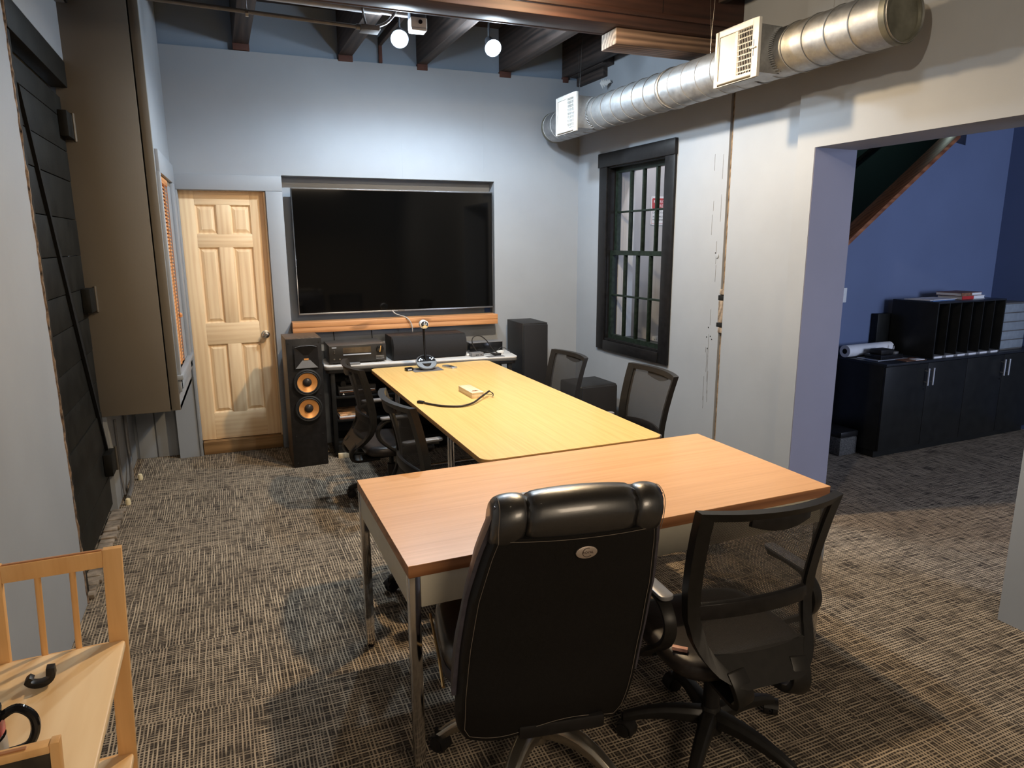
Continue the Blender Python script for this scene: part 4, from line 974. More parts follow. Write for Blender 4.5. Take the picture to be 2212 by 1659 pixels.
dk = thing('work_desk', 'reddish wood topped desk with chrome square legs across the table end', 'desk', (0.389, 1.873, 0), DA)
DW_, DD_ = 1.713, 0.829
MB().box(0, DW_, 0, DD_, 0.743, 0.745).build('top', DESKTOP, dk, smooth=0)
MB().box(0, DW_, 0, DD_, 0.705, 0.7428).build('edge', DESKEDGE, dk, 0.001)
for a in ((0.038, DW_ - 0.038, 0.004, 0.024), (0.038, DW_ - 0.038, DD_ - 0.024, DD_ - 0.004)):
    MB().box(a[0], a[1], a[2], a[3], 0.60, 0.7045).build('apron', BEIGEMETAL, dk, 0.002)
for a in ((0.004, 0.024), (DW_ - 0.024, DW_ - 0.004)):
    MB().box(a[0], a[1], 0.038, DD_ - 0.038, 0.60, 0.7045).build('side_apron', BEIGEMETAL, dk, 0.002)
for x in (0.001, DW_ - 0.036):
    for y in (0.001, DD_ - 0.036):
        lg = MB().box(x, x + 0.035, y, y + 0.035, 0.012, 0.7045).build('leg', CHROME, dk, 0.002)
        MB().cyl((x + 0.0175, y + 0.0175, 0), (x + 0.0175, y + 0.0175, 0.012), 0.014, n=12).build('glide', BLK, lg)

# on the table
ZT = 0.740
cf = thing('conference_camera', 'round based video conference camera on a thin stalk at the table end', 'camera', (1.25, 5.045, ZT + 0.003))
til = TR(0, 0, 0.055) @ Matrix.Rotation(math.radians(38), 4, 'X') @ Matrix.Diagonal((1.0, 0.92, 1, 1))
MB().lathe([(0, -0.028), (0.055, -0.028), (0.078, -0.012), (0.082, 0.0), (0.078, 0.006), (0, 0.007)], 36, til).build('base', plain('camera_base_grey', (0.11, 0.125, 0.145), 0.42), cf)
MB().prism([(0.071 * math.cos(a * PI / 16), 0.071 * math.sin(a * PI / 16) + 0.002) for a in range(17)], 0.0071, 0.0085, til).build('control_panel', BLKGLOSS, cf, smooth=0)
for x, y in ((-0.05, 0.02), (-0.04, 0.035), (-0.055, 0.012), (-0.032, 0.02), (0.045, 0.02), (0.055, 0.03), (0.035, 0.035)):
    MB().cyl(til @ Vector((x, y, 0.0085)), til @ Vector((x, y, 0.0105)), 0.006, n=10).build('button', LCDBAR, cf)
MB().cyl((0, 0.0, 0.0), (0, 0.0, 0.05), 0.05, 0.04, n=24).build('foot', BLK, cf)
MB().tube([(0.0, 0.01, 0.06), (-0.004, 0.03, 0.18), (-0.006, 0.03, 0.315)], [0.010, 0.008, 0.009], 12).build('stalk', BLKGLOSS, cf)
hd = MB().cyl((-0.006, -0.002, 0.345), (-0.006, 0.05, 0.345), 0.033, n=28).build('head', WHITEPL, cf, 0.004)
MB().lathe([(0.028, 0), (0.026, 0.012), (0.016, 0.021), (0, 0.024)], 24, TR(-0.006, -0.003, 0.345) @ Matrix.Rotation(PI / 2, 4, 'X')).build('lens', CHROME, hd)
tag(MB().box(-0.115, 0.115, -0.085, 0.075, 0, 0.0022, TR(1.25, 5.045, ZT + 0.0003) @ RZ(0.03)).build('camera_mat', MAT_GREY, None, smooth=0), 'thin grey mat under the conference camera', 'mat')
us = thing('usb_receiver', 'small black gadget on the table left of the conference camera', 'gadget', (1.115, 5.05, ZT), 0.2)
MB().box(-0.03, 0.03, -0.022, 0.022, 0, 0.024).build('body', BLKGLOSS, us, 0.005)
MB().box(-0.02, 0.012, -0.0235, -0.02, 0.006, 0.016).build('label', LCDBAR, us, smooth=0)
rm = thing('camera_remote', 'silver and black remote on the table right of the conference camera', 'remote', (1.435, 5.06, ZT), 0.35)
MB().box(-0.025, 0.025, -0.075, 0.06, 0, 0.014).build('body', SILVERPL, rm, 0.003)
MB().box(-0.02, 0.02, -0.04, 0.0, 0.014, 0.016).build('button_pad', BLK, rm, 0.001)
wx = thing('wooden_box', 'small pale wooden box with burnt mark on the tan table', 'box', (1.300, 4.085, ZT), 0.05)
MB().box(-0.040, 0.040, -0.125, 0.125, 0, 0.024).build('body', PALEWOOD, wx, 0.001)
MB().box(-0.040, 0.040, -0.125, 0.125, 0.0246, 0.036).build('lid', PALEWOOD, wx, 0.001)
lg_ = MB(); 
for tri in (((-0.026, -0.080), (0.0, -0.088), (-0.004, -0.05)), ((0.0, -0.088), (0.026, -0.080), (0.006, -0.046)), ((-0.010, -0.085), (0.014, -0.085), (0.002, -0.06))):
    lg_.add([(x, y, 0.0364) for x, y in tri], [(0, 1, 2)])
lg_.build('burnt_mark', plain('burnt_brand', (0.30, 0.09, 0.03), 0.6), wx, smooth=0)
cc = thing('usb_cable', 'short black cable curving across the tan table below the wooden box', 'cable', (1.16, 3.9, ZT))
pth = smoothpath([(-0.205, 0.03, 0.007), (-0.13, -0.08, 0.007), (-0.03, -0.135, 0.008), (0.06, -0.10, 0.012), (0.15, 0.0, 0.022), (0.235, 0.10, 0.03)], 8)
MB().tube(pth, 0.0062, 10).build('lead', plain('black_cable', (0.028, 0.024, 0.022), 0.38), cc)
MB().box(-0.022, 0.022, -0.011, 0.011, 0, 0.016, TR(-0.222, 0.055, 0.0) @ RZ(-0.9)).build('plug', BLK, cc, 0.002)
MB().tube(smoothpath([(0.235, 0.10, 0.03), (0.245, 0.055, 0.022), (0.235, 0.03, 0.012)], 4), 0.003, 6).build('loose_wire', BLK, cc)
MB().tube(smoothpath([(0.19, 0.05, 0.026), (0.225, 0.04, 0.022), (0.25, 0.07, 0.02)], 4), 0.0025, 6).build('loose_wire', BLK, cc)

# ------------------------------------------------------------------ mesh task chairs
def lerp_t(tab, z):
    if z <= tab[0][0]: return tab[0][1]
    for (a, b_), (c, d_) in zip(tab[:-1], tab[1:]):
        if z <= c: return b_ + (d_ - b_) * (z - a) / (c - a)
    return tab[-1][1]
BACKY = [(0.40, -0.300), (0.45, -0.285), (0.50, -0.250), (0.56, -0.215), (0.62, -0.200), (0.70, -0.203), (0.80, -0.222), (0.90, -0.248), (1.0, -0.280)]
BACKW = [(0.445, 0.09), (0.455, 0.130), (0.475, 0.165), (0.505, 0.192), (0.55, 0.213), (0.62, 0.225), (0.72, 0.232), (0.85, 0.238), (0.97, 0.243), (0.985, 0.243)]
def by(x, z): return lerp_t(BACKY, z) + 0.95 * x * x
def caster(mb_wheel, mb_hood, x, y, a):
    M = TR(x, y, 0) @ RZ(a)
    for s_ in (-1, 1):
        mb_wheel.cyl(M @ Vector((0.012, s_ * 0.006, 0.027)), M @ Vector((0.012, s_ * 0.024, 0.027)), 0.027, 0.025, n=18)
    pts = [M @ Vector((0.012 + 0.031 * math.cos(t), 0, 0.027 + 0.031 * math.sin(t))) for t in [PI * k / 8 for k in range(-1, 8)]]
    ax = M.to_3x3() @ Vector((0, 1, 0))
    mb_hood.band(pts, 0.05, 0.006, ax)
    mb_hood.cyl(M @ Vector((0, 0, 0.045)), M @ Vector((0, 0, 0.078)), 0.007, n=8)
def star_base(t, rad, mat, hub_r, rot, arch, wid, thick):
    MB().lathe([(0, 0.055), (hub_r, 0.055), (hub_r + 0.004, 0.085), (hub_r * 0.8, 0.135), (0.027, 0.15), (0, 0.15)], 20).build('hub', mat, t)
    for k in range(5):
        a = rot + 2 * PI * k / 5
        rings = []
        for i in range(7):
            u = i / 6; r = hub_r * 0.7 + (rad - hub_r * 0.7) * u
            zc = 0.112 + arch * (math.sin(PI * u * 0.9) - u * 0.9) - 0.030 * u
            ww = wid * (1 - 0.42 * u); hh_ = thick * (1 - 0.45 * u)
            ring = []
            for (p, q) in ((-1, -1), (1, -1), (1, 0.3), (0.55, 1), (-0.55, 1), (-1, 0.3)):
                v = Vector((r, p * ww / 2, zc + q * hh_ / 2)); ring.append(RZ(a) @ v)
            rings.append(ring)
        leg = MB().rings(rings).build('leg', mat, t, 0.002)
        wh = MB(); ho = MB(); caster(wh, ho, rad * math.cos(a), rad * math.sin(a), a + 0.8 + 0.9 * k)
        wh.build('caster_wheel', BLK, leg, 0.002); ho.build('caster_hood', BLK, leg)
def seat_cushion(t, w, y0, y1, zt, th, mat, dish=0.012):
    rings = []
    yc = (y0 + y1) / 2; hy = (y1 - y0) / 2
    for f_, z in ((0.80, -th), (0.95, -th * 0.85), (1.0, -th * 0.5), (0.985, -th * 0.18), (0.93, -0.003), (0.80, 0.0), (0.5, -dish * 0.6), (0.2, -dish), (0.02, -dish)):
        ring = []
        for i in range(36):
            a = 2 * PI * i / 36; c = math.cos(a); s_ = math.sin(a); e = 0.45
            x = w / 2 * f_ * math.copysign(abs(c) ** e, c); y = yc + hy * f_ * math.copysign(abs(s_) ** e, s_)
            fall = -0.028 * max(0, (y - yc) / hy) ** 3
            ring.append((x, y, zt + z + fall))
        rings.append(ring)
    return MB().rings(rings).build('seat', mat, t, smooth=60)
def mesh_chair(label, loc, rot, lift, base_rot=0.3):
    t = thing('task_chair', label, 'chair', loc, rot, 'mesh backed task chairs')
    star_base(t, 0.295, CHAIRPL, 0.042, base_rot, 0.020, 0.058, 0.050)
    MB().cyl((0, 0, 0.148), (0, 0, 0.27 + lift * 0.5), 0.028, n=18).build('column_sleeve', BLK, t)
    MB().cyl((0, 0, 0.27 + lift * 0.5), (0, 0, 0.37 + lift), 0.016, n=16).build('gas_lift', BLKGLOSS, t)
    T = TR(0, 0, lift)
    def b(mb): 
        mb.v = [tuple(T @ Vector(p)) for p in mb.v]; return mb
    b(MB().box(-0.10, 0.10, -0.13, 0.12, 0.365, 0.40)).build('tilt_mechanism', BLK, t, 0.01)
    b(MB().tube([(0.08, 0.02, 0.385), (0.20, 0.03, 0.38), (0.27, 0.03, 0.375)], [0.006, 0.006, 0.010], 8)).build('lever', BLK, t)
    s_ = seat_cushion(t, 0.48, -0.205, 0.265, 0.475 + lift, 0.072, SEATLEA)
    # back frame ring
    ob = MB(); n = 26; zb, zt = 0.446, 0.985
    zl = [zb + (zt - zb) * (1 - math.cos(PI * i / n)) / 2 for i in range(n + 1)]
    outer = [(-lerp_t(BACKW, z), z) for z in zl] + [(x * 0.243 / 5, zt) for x in range(-4, 5)] + [(lerp_t(BACKW, z), z) for z in reversed(zl)]
    def inn(x, z):
        zi = zb + 0.078 + (z - zb) * (zt - zb - 0.106) / (zt - zb)
        wi_ = max(0.02, lerp_t(BACKW, zi) - 0.040); wo = lerp_t(BACKW, z)
        return (x / wo * wi_ if wo > 1e-6 else 0, zi)
    inner = [inn(x, z) for x, z in outer]
    rings = []
    for (xo, zo), (xi, zi) in zip(outer, inner):
        rings.append([(xo, by(xo, zo) + 0.014, zo), (xo, by(xo, zo) - 0.018, zo), (xi, by(xi, zi) - 0.010, zi), (xi, by(xi, zi) + 0.010, zi)])
    rings.append(rings[0])
    b(ob.rings(rings, caps=False)).build('back_frame', CHAIRPL, t, smooth=40)
    # top rail lip
    # mesh
    def mf(u, v):
        z = zb + 0.076 + (zt - zb - 0.102) * v; w_ = max(0.02, lerp_t(BACKW, z) - 0.037); x = -w_ + 2 * w_ * u
        return (x, by(x, z) + 0.002, z)
    b(MB().grid(mf, 12, 18)).build('mesh_panel', MESHF, t, smooth=80)
    lb = MB(); rg = []
    for i in range(13):
        x = -0.205 + 0.41 * i / 12; zc = 0.655 - 0.5 * x * x * 0.6
        rg.append([(x, by(x, zc) + 0.004, zc - 0.028), (x, by(x, zc) - 0.012, zc - 0.024), (x, by(x, zc) - 0.012, zc + 0.024), (x, by(x, zc) + 0.004, zc + 0.028)])
    b(lb.rings(rg)).build('lumbar_bar', BLK, t, 0.002)
    hp = MB(); rg = []
    for i in range(9):
        x = -0.10 + 0.20 * i / 8; h_ = 0.030 + 0.020 * math.sin(PI * i / 8)
        rg.append([(x, by(x, 0.95) + 0.003, 0.966 - h_), (x, by(x, 0.96) - 0.009, 0.966 - h_ + 0.004), (x, by(x, 0.97) - 0.009, 0.968), (x, by(x, 0.97) + 0.003, 0.968)])
    b(hp.rings(rg)).build('head_pad', BLK, t, 0.002)
    for s_ in (-1, 1):
        pts = smoothpath([(s_ * 0.112, by(0.112, 0.485), 0.485), (s_ * 0.106, by(0.106, 0.45) - 0.002, 0.45), (s_ * 0.098, -0.285, 0.412), (s_ * 0.090, -0.25, 0.380), (s_ * 0.080, -0.10, 0.378)], 5)
        b(MB().band(pts, 0.062, 0.022, (1, 0, 0))).build('back_prong', CHAIRPL, t, 0.004)
        ap = smoothpath([(s_ * 0.16, 0.03, 0.392), (s_ * 0.248, 0.02, 0.40), (s_ * 0.268, -0.03, 0.45), (s_ * 0.270, -0.125, 0.53), (s_ * 0.268, -0.145, 0.60), (s_ * 0.266, -0.10, 0.652), (s_ * 0.263, -0.02, 0.665), (s_ * 0.261, 0.07, 0.658)], 6)
        ar = b(MB().tube(ap, 1.0, section=((1, 0, 0), [(0.019, -0.008), (0.019, 0.008), (-0.019, 0.008), (-0.019, -0.008)]))).build('armrest', CHAIRPL, t, 0.002)
        b(MB().prism(rrect(s_ * 0.264 - 0.024, s_ * 0.264 + 0.024, -0.125, 0.095, 0.02), 0.668, 0.682)).build('arm_pad', ARMGREY, ar, 0.004)
    return t
mesh_chair('mesh backed chair with a pink eraser on its seat', (1.372, 1.668, 0), -0.05, -0.02, 0.15)
mesh_chair('mesh chair at the left of the tan table, nearest the credenza', (0.822, 4.37, 0), -PI / 2 + 0.06, -0.045, 0.5)
mesh_chair('mesh chair at the left of the tan table, next to the desk', (0.842, 3.12, 0), -PI / 2 + 0.08, 0.0, 0.9)
mesh_chair('mesh chair at the right of the tan table, in front of the subwoofer', (1.965, 4.45, 0), PI / 2 + 0.07, -0.09, 0.2)
mesh_chair('mesh chair at the right of the tan table, below the black window near the desk', (1.905, 3.27, 0), PI / 2 - 0.02, 0.0, 0.6)
er = tag(MB().box(-0.024, 0.024, -0.008, 0.008, 0, 0.012, TR(1.168, 1.580, 0.4555) @ RZ(-0.75)).build('eraser', PINK, None, 0.002), 'small pink eraser lying on the mesh chair seat', 'eraser')

# ------------------------------------------------------------------ leather executive chair
ex = thing('executive_chair', 'high backed black leather executive chair pushed up to the desk', 'chair', (0.800, 1.850, 0), -0.15)
star_base(ex, 0.34, BASEMETAL, 0.045, 0.36, 0.060, 0.066, 0.055)
MB().cyl((0, 0, 0.148), (0, 0, 0.29), 0.032, n=18).build('column_sleeve', BLK, ex)
MB().cyl((0, 0, 0.29), (0, 0, 0.37), 0.016, n=16).build('gas_lift', BLKGLOSS, ex)
MB().box(-0.12, 0.12, -0.16, 0.13, 0.345, 0.385).build('tilt_mechanism', BLK, ex, 0.01)
MB().box(-0.13, 0.13, -0.30, -0.10, 0.30, 0.345).build('back_bracket', BLK, ex, 0.01)
sc_ = seat_cushion(ex, 0.57, -0.20, 0.27, 0.515, 0.12, LEATHER, 0.02); sc_.location.x = -0.035
MB().rings([[(0.294 * math.copysign(abs(math.cos(a)) ** 0.45, math.cos(a)) * f_, 0.035 + 0.237 * math.copysign(abs(math.sin(a)) ** 0.45, math.sin(a)) * f_, z) for a in [2 * PI * i / 36 for i in range(36)]] for f_, z in ((0.94, 0.385), (0.975, 0.405), (0.975, 0.43), (0.96, 0.437))]).build('seat_gusset', LEATHSIDE, ex, smooth=50).location.x = -0.035
for s_ in (-1, 1):
    pts = [(s_ * 0.290, -0.17 + 0.36 * i / 10, 0.446 - 0.10 * max(0, (0.3 - i / 10)) ) for i in range(11)]
    MB().tube(pts, 0.005, 6).build('gold_piping', GOLD, ex).location.x = -0.038
MB().tube([(-0.10, 0.02, 0.36), (-0.26, 0.03, 0.355), (-0.30, 0.03, 0.35)], [0.007, 0.007, 0.016], 8).build('lever', BLK, ex)
# back: shell (rear panel), front cushion, head roll
EBY = [(0.30, -0.255), (0.40, -0.275), (0.55, -0.275), (0.70, -0.285), (0.85, -0.305), (0.96, -0.325), (1.05, -0.34)]
EBW = [(0.31, 0.235), (0.34, 0.257), (0.45, 0.268), (0.60, 0.272), (0.75, 0.268), (0.88, 0.250), (0.98, 0.228), (1.05, 0.222)]
def ey(z): return lerp_t(EBY, z)
def ebot(u): return 0.318 + 0.030 * math.cos(PI * u * 1.0) * 0 + 0.028 * abs(u) ** 2 * 0 + 0.022 * math.sin(3.2 * u + 0.8)
def epan(off, inset, z1, bulge):
    def fn(u, v):
        uu = 2 * u - 1; zb_ = ebot(uu); z = zb_ + (z1 - zb_) * v
        w_ = lerp_t(EBW, z) - inset; x = uu * w_
        return (x, ey(z) + off + bulge * (uu ** 2), z)
    return fn
bk = MB()
f1 = epan(-0.034, 0.012, 0.940, 0.030); f2 = epan(0.03, 0.0, 0.945, 0.022); nu, nv = 20, 22
bk.grid(f1, nu, nv); bk.grid(f2, nu, nv)
per = [(i / nu, 0) for i in range(nu)] + [(1, j / nv) for j in range(nv)] + [(1 - i / nu, 1) for i in range(nu)] + [(0, 1 - j / nv) for j in range(nv)]
pr = per + [per[0]]
def midp(u, v):
    a = Vector(f1(u, v)); b_ = Vector(f2(u, v)); m_ = (a + b_) / 2; c = Vector((0, m_.y, 0.65)); d_ = (m_ - c); d_.y = 0
    return m_ + d_.normalized() * 0.006
bk.add([f1(*p) for p in pr] + [midp(*p) for p in pr] + [f2(*p) for p in pr], [(i, i + 1, len(pr) + i + 1, len(pr) + i) for i in range(len(pr) - 1)] + [(len(pr) + i, len(pr) + i + 1, 2 * len(pr) + i + 1, 2 * len(pr) + i) for i in range(len(pr) - 1)])
bko = bk.build('back_shell', LEATHERD, ex, smooth=55)
st1 = [(-1 + 2 * k / 40, 0.012) for k in range(41)]
pts = [Vector(f1(0.02 + 0.96 * k / 40, 0.02)) + Vector((0, -0.0015, 0)) for k in range(41)] + [Vector(f1(0.98, k / 30)) + Vector((0, -0.0015, 0)) for k in range(1, 30)] + [Vector(f1(0.98 - 0.96 * k / 40, 0.985)) + Vector((0, -0.0015, 0)) for k in range(41)] + [Vector(f1(0.02, 1 - k / 30)) + Vector((0, -0.0015, 0)) for k in range(1, 30)]
MB().tube(pts + [pts[0]], 0.0009, 5, caps=False).build('stitching', STITCH, bko)
# side gusset and padded front
gs = MB()
for s_ in (0, 1):
    pass
fc = MB()
def ffr(u, v):
    uu = 2 * u - 1; z = 0.44 + (1.02 - 0.44) * v; w_ = lerp_t(EBW, z) + 0.012; x = w_ * math.sin(uu * PI / 2) ** 1 if abs(uu) < 1 else w_ * uu
    return (x, ey(z) + 0.045 + 0.075 * (1 - abs(uu) ** 3) ** 0.6 + 0.012 * math.sin(v * PI * 3) , z)
fc.grid(ffr, 20, 20)
def ffb(u, v):
    uu = 2 * u - 1; z = 0.44 + (1.02 - 0.44) * v; w_ = lerp_t(EBW, z) + 0.012; x = w_ * math.sin(uu * PI / 2)
    return (x, ey(z) + 0.028, z)
fc.grid(ffb, 20, 20)
for v_ in (0, 1):
    fc.add([ffr(i / 20, v_) for i in range(21)] + [ffb(i / 20, v_) for i in range(21)], [(i, i + 1, 22 + i, 21 + i) for i in range(20)])
for u_ in (0, 1):
    fc.add([ffr(u_, i / 20) for i in range(21)] + [ffb(u_, i / 20) for i in range(21)], [(i, i + 1, 22 + i, 21 + i) for i in range(20)])
fc.build('front_cushion', LEATHSIDE, ex, smooth=60)
# head roll in three sections
def roll(x0, x1, r_end, r_mid, zc, yc, pleat, name, n=18, m=26):
    rings = []
    for i in range(n + 1):
        u = i / n; x = x0 + (x1 - x0) * u
        k = math.sin(PI * u) ** 0.35 if 0 < u < 1 else 0
        r = r_end + (r_mid - r_end) * k
        ring = []
        for j in range(m):
            a = 2 * PI * j / m
            rr = r * (1 + pleat * (1 - k) * math.sin(a * 11))
            ring.append((x, yc + rr * 1.02 * math.cos(a) + 1.1 * x * x * 0.25, zc - 0.9 * x * x * 0.25 + rr * (1.0 if math.sin(a) > 0 else 1.25) * math.sin(a)))
        rings.append(ring)
    return MB().rings(rings).build(name, LEATHER, ex, smooth=70)
hz_, hy_ = 0.985, -0.290
roll(-0.150, 0.155, 0.054, 0.070, hz_, hy_, 0.09, 'head_roll')
roll(-0.240, -0.148, 0.046, 0.066, hz_, hy_, 0.05, 'head_roll_side', 12)
roll(0.153, 0.240, 0.046, 0.066, hz_, hy_, 0.05, 'head_roll_side', 12)
for s_ in (-1, 1):
    MB().tube(smoothpath([(s_ * 0.226, hy_ + 0.045, hz_ + 0.036), (s_ * 0.228, hy_ + 0.0, hz_ + 0.052), (s_ * 0.229, hy_ - 0.045, hz_ + 0.035), (s_ * 0.229, hy_ - 0.058, hz_ - 0.01), (s_ * 0.225, hy_ - 0.060, hz_ - 0.05)], 5), 0.0010, 5).build('stitching', STITCH, ex)
# emblem
zE = 0.888; yE = ey(zE) - 0.034 - 0.004
EM = TR(0.02, yE, zE) @ Matrix.Rotation(PI / 2 - 0.10, 4, 'X')
em_ = MB().prism([(0.030 * math.cos(2 * PI * k / 32), 0.0165 * math.sin(2 * PI * k / 32)) for k in range(32)], -0.003, 0.003, EM).build('emblem', EMBLEM, ex, 0.001)
arc = [EM @ Vector((0.002 + 0.0135 * math.cos(a), 0.012 * math.sin(a), 0.0036)) for a in [math.radians(70 + 250 * k / 20) for k in range(21)]]
MB().tube(arc, 0.0008, 5).build('emblem_ring', EMBDARK, em_)
text_mesh('ROYAL', 0.0095, EM @ TR(0.004, -0.0005, 0.0034), 'lettering', EMBDARK, em_)

# the back leans a little to its right, as in use
for ch in ex.children_recursive:
    if ch.name.split('.')[0] in ('back_shell', 'front_cushion', 'head_roll', 'head_roll_side', 'stitching', 'emblem', 'emblem_ring', 'lettering'):
        for v in ch.data.vertices: v.co.x += 0.13 * (v.co.z - 0.70)
# ------------------------------------------------------------------ folding wooden bookcase at the lower left
BKX0, BKX1, BKY0, BKY1, BKT = -0.617, -0.322, 1.10, 1.86, 0.95
bcs = thing('folding_bookcase', 'folding birch bookcase with spindle ends beside the left wall', 'bookcase', (BKX1, BKY0, 0), 0.03)
Lk = BKY1 - BKY0; Wk = BKX1 - BKX0; LEAN = 0.045
SHR = Matrix.Identity(4); SHR[0][2] = LEAN; SHR = TR(-LEAN * BKT, 0, 0) @ SHR
pt = 0.042; th_ = 0.020
for y0, pt_, tr_h in ((0.0, 0.013, 0.013), (Lk - th_, pt, 0.043)):
    for x0 in (-pt_, -Wk):
        MB().box(x0, x0 + pt_, y0, y0 + th_, 0.0, BKT, SHR).build('post', BIRCH, bcs, 0.0015)
    for z0, z1, nm in ((BKT - 0.003 - tr_h, BKT - 0.003, 'top_rail'), (0.668, 0.690, 'middle_rail'), (0.338, 0.36, 'middle_rail'), (0.06, 0.09, 'bottom_rail')):
        MB().box(-Wk + pt_, -pt_, y0, y0 + th_, z0, z1, SHR).build(nm, BIRCH, bcs, 0.0015)
    MB().box(-Wk + pt + 0.002, -pt - 0.002, y0 + 0.005, y0 + 0.011, BKT - 0.003, BKT - 0.0005, SHR).build('hinge_groove', DESKEDGE, bcs, smooth=0)
    if y0 == 0.0:
        MB().box(-Wk + pt_, -pt_, 0.008, 0.014, 0.69, BKT - 0.017, SHR).build('dark_end_panel', DARKPANEL, bcs, smooth=0)
        continue
    for x in (-Wk + pt + 0.070, -pt - 0.068):
        for z0, z1 in ((0.690, BKT - 0.046), (0.36, 0.668)):
            MB().cyl(SHR @ Vector((x, y0 + th_ / 2, z0)), SHR @ Vector((x, y0 + th_ / 2, z1)), 0.0072, n=14).build('spindle', BIRCH, bcs)
for z in (0.682, 0.352, 0.082):
    M_ = TR(LEAN * (z - BKT), 0, 0)
    MB().prism(rrect(-Wk + 0.004, -0.004, th_ + 0.001, Lk - th_ - 0.001, 0.012), z, z + 0.018, M_).build('shelf', BIRCHT, bcs, 0.004)
ZS = 0.700
BKM = TR(BKX1, BKY0, 0) @ RZ(0.03)
hold = thing('cable_clip', 'black plastic hook shaped clip lying on the bookcase shelf', 'clip', tuple(BKM @ Vector((-0.172, 0.60, ZS))), 0.1)
hc = MB()
ang_ = [math.radians(200 + 150 * k / 12) for k in range(13)]
outer = [(0.032 * math.cos(a), 0.030 + 0.028 * math.sin(a)) for a in ang_]
inner = [(0.022 * math.cos(a), 0.031 + 0.016 * math.sin(a)) for a in reversed(ang_)]
hc.prism(outer + [(0.031, 0.044), (0.015, 0.046), (0.013, 0.028)] + inner[1:-1] + [(-0.010, 0.026), (-0.018, 0.033), (-0.026, 0.028)], -0.011, 0.011, Matrix.Rotation(PI / 2, 4, 'X') @ TR(0, -0.0015, 0))
hc.build('clip_body', BLK, hold, 0.001)
mg = thing('coffee_mug', 'black glossy mug with handle on the bookcase shelf', 'mug', tuple(BKM @ Vector((-0.222, 0.345, ZS + 0.0008))), 0.1)
mg.scale = (1.15, 1.15, 1.15)
MB().lathe([(0, 0.0), (0.036, 0.0), (0.040, 0.006), (0.042, 0.09), (0.0425, 0.102), (0.039, 0.102), (0.038, 0.012), (0, 0.010)], 32).build('cup', MUGBLK, mg)
MB().tube(smoothpath([(0.038, 0, 0.085), (0.062, 0, 0.095), (0.082, 0, 0.075), (0.084, 0, 0.045), (0.070, 0, 0.020), (0.041, 0, 0.016)], 6), [0.0075] * 31, 10).build('handle', MUGBLK, mg)
MB().lathe([(0.0432, 0.060), (0.0436, 0.085)], 32, None, False).build('red_band', MUGRED, mg)
MB().lathe([(0.0427, 0.02), (0.0430, 0.052)], 32, None, False).build('grey_print', MUGGREY, mg)

# ------------------------------------------------------------------ blue room furniture
cab = thing('storage_cabinet', 'long low black cabinet with bar handles in the blue room', 'cabinet', (4.548, 3.753, 0), 0.05)
CL, CDp, CH = 1.95, 0.46, 0.765
MB().box(0, CL, 0.02, CDp, 0.06, CH - 0.02).build('body', CABBLK, cab, 0.002)
MB().box(0.02, CL, 0.05, CDp, 0.0, 0.06).build('plinth', CABBLK, cab, smooth=0)
MB().box(-0.004, CL, -0.006, CDp, CH - 0.02, CH).build('top', CABTOP, cab, 0.002)
dws = CL / 4
for k in range(4):
    dr = MB().box(k * dws + 0.002, (k + 1) * dws - 0.002, 0.0, 0.019, 0.065, CH - 0.024).build('door', CABBLK, cab, 0.002)
    hx = (k + 1) * dws - 0.03 if k % 2 == 0 else k * dws + 0.03
    hdl = MB().cyl((hx, -0.032, 0.565), (hx, -0.032, 0.705), 0.008, n=12).build('handle', SILVERPL, dr)
    for z in (0.59, 0.68): MB().cyl((hx, -0.030, z), (hx, 0.0, z), 0.004, n=8).build('handle_post', SILVERPL, dr)
    if k % 2 == 0: MB().cyl((hx + 0.005, -0.003, 0.53), (hx + 0.005, 0.0, 0.53), 0.008, n=12).build('lock', BLKGLOSS, dr)
CM = TR(4.548, 3.753, 0) @ RZ(0.05)
def oncab(x, y, z=CH): return tuple(CM @ Vector((x, y, z)))
srt = thing('mail_sorter', 'black upright paper sorter with divider slots on the cabinet', 'sorter', oncab(0.555, 0.02), 0.05)
SW_, SD_, SH_ = 0.86, 0.40, 0.44
MB().box(0, 0.012, 0, SD_, 0, SH_).build('side', CABBLK, srt, 0.001); MB().box(SW_ - 0.012, SW_, 0, SD_, 0, SH_).build('side', CABBLK, srt, 0.001)
MB().box(0, SW_, 0, SD_, SH_, SH_ + 0.012).build('top', CABTOP, srt, 0.001); MB().box(0.012, SW_ - 0.012, 0, SD_, 0, 0.018).build('bottom', GREYPL, srt, 0.001)
MB().box(0.012, SW_ - 0.012, SD_ - 0.01, SD_, 0.018, SH_).build('back', CABBLK, srt, smooth=0)
for k in range(1, 6):
    MB().box(SW_ * k / 6 - 0.004, SW_ * k / 6 + 0.004, 0.002, SD_ - 0.01, 0.018, SH_).build('divider', CABBLK, srt, 0.001)
for k in range(6):
    MB().box(SW_ * k / 6 + 0.02, SW_ * (k + 1) / 6 - 0.03, -0.0015, 0.0, 0.002, 0.016).build('slot_label', PAPER, srt, smooth=0)
ZC = CH + SH_ + 0.012
pp = thing('paper_stack', 'loose white papers with a blue folder on top of the sorter', 'papers', oncab(0.60, 0.10, ZC), 0.12)
MB().box(0, 0.30, 0, 0.22, 0, 0.004).build('folder', PAPERB, pp, smooth=0)
MB().box(-0.01, 0.28, 0.02, 0.23, 0.0042, 0.008, RZ(0.05)).build('sheet', PAPER, pp, smooth=0)
MB().box(0.02, 0.31, 0.01, 0.21, 0.0082, 0.012, RZ(-0.06)).build('sheet', PAPER, pp, smooth=0)
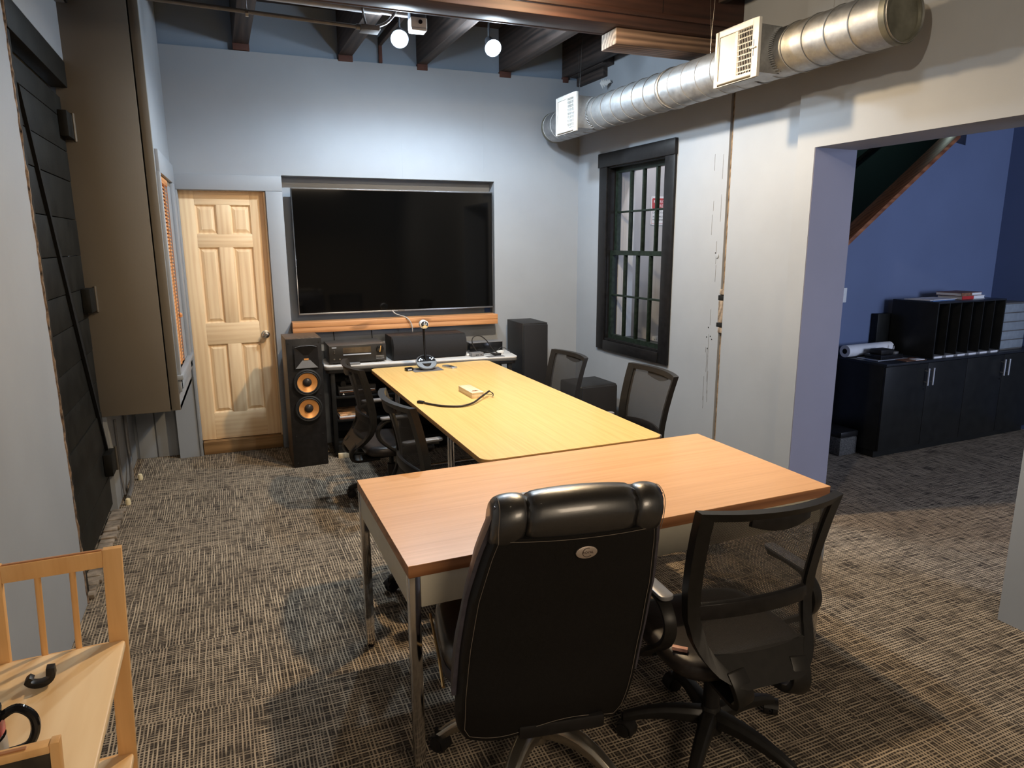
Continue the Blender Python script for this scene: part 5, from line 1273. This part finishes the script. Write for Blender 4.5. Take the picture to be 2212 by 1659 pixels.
for k, (lab, mt) in enumerate((('white book with red spine edge at the bottom of the pile on the sorter', PAPER), ('tan covered book on top of the pile on the sorter', BROWNPR))):
    bt = thing('book', lab, 'book', oncab(1.00 - 0.012 * k, 0.13, ZC + 0.0265 * k), 0.05 + 0.06 * k, 'books on the sorter')
    MB().box(0.004, 0.296, 0.004, 0.21, 0.003, 0.023).build('pages', PAPER, bt, smooth=0)
    MB().box(0, 0.30, 0, 0.214, 0, 0.003).build('cover', mt, bt, smooth=0); MB().box(0, 0.30, 0, 0.214, 0.023, 0.026).build('cover', mt, bt, smooth=0)
    MB().box(0.0, 0.15, -0.002, 0.0, 0.0, 0.026).build('spine', REDPL if k == 0 else BROWNPR, bt, smooth=0)
org = thing('drawer_organizer', 'grey plastic drawer tower at the end of the cabinet', 'organizer', oncab(1.45, 0.05), 0.05)
MB().box(0, 0.34, 0.006, 0.36, 0, 0.41).build('frame', DARKEDGE, org, 0.003)
for k in range(5):
    MB().box(0.008, 0.332, 0.0, 0.012, 0.015 + k * 0.078, 0.085 + k * 0.078).build('drawer', plain('frosted_drawer', (0.22, 0.25, 0.28), 0.4), org, 0.003)
rl = thing('paper_roll', 'white paper roll lying along the back of the cabinet', 'paper roll', oncab(-0.02, 0.37, CH + 0.052), 0.05)
MB().tube([(0, 0, 0), (0.52, 0, 0)], 0.05, 24).build('roll', PAPER, rl)
MB().cyl((-0.002, 0, 0), (0.002, 0, 0), 0.022, n=18).build('core_hole', BLACKGAP, rl)
ty = tag(MB().box(0, 0.34, 0, 0.20, 0, 0.006, TR(*oncab(0.06, 0.12)) @ RZ(0.05)).build('tray', SILVERPL, None, 0.002), 'flat pale tray under the black gadget on the cabinet', 'tray')
gd = thing('disc_drive', 'heap of small black electronics on the tray in the blue room', 'electronics', oncab(0.10, 0.13, CH + 0.006), 0.06)
MB().box(0, 0.26, 0, 0.15, 0, 0.035).build('drive_case', BLKGLOSS, gd, 0.004)
MB().box(0.04, 0.19, 0.03, 0.14, 0.0352, 0.072).build('upper_case', BLK, gd, 0.006)
MB().cyl((0.21, 0.05, 0.036), (0.21, 0.05, 0.052), 0.035, n=18).build('dial', DARKEDGE, gd)
MB().tube(smoothpath([(0.22, 0.12, 0.02), (0.30, 0.13, 0.03), (0.34, 0.15, 0.08)], 4), 0.004, 6).build('lead', BLK, gd)
tag(MB().box(0, 0.22, 0, 0.12, 0, 0.003, TR(*oncab(0.25, 0.02)) @ RZ(0.0)).build('leaflet', BROWNPR, None, smooth=0), 'reddish printed leaflet at the front edge of the cabinet', 'leaflet')
tag(MB().box(0, 0.10, 0, 0.06, 0.0, 0.004, TR(*oncab(0.36, 0.02, CH + 0.0032)) @ RZ(0.02)).build('white_card', PAPER, None, smooth=0), 'white card lying on the reddish leaflet', 'card')
dp = tag(MB().box(0, 0.16, 0, 0.06, 0, 0.33, TR(*oncab(0.41, 0.43)) @ RZ(0.05)).build('folder_box', CABBLK, None, 0.003), 'dark box file standing between the sorter and the wall', 'box')
bsk = thing('woven_basket', 'dark woven basket on the floor behind the end of the cabinet', 'basket', tuple(CM @ Vector((-0.20, 0.18, 0))), 0.05)
MB().box(0, 0.19, 0, 0.24, 0, 0.15).build('body', BASKET, bsk, 0.012); MB().box(-0.004, 0.194, -0.004, 0.244, 0.15, 0.20).build('lid', BLK, bsk, 0.012)
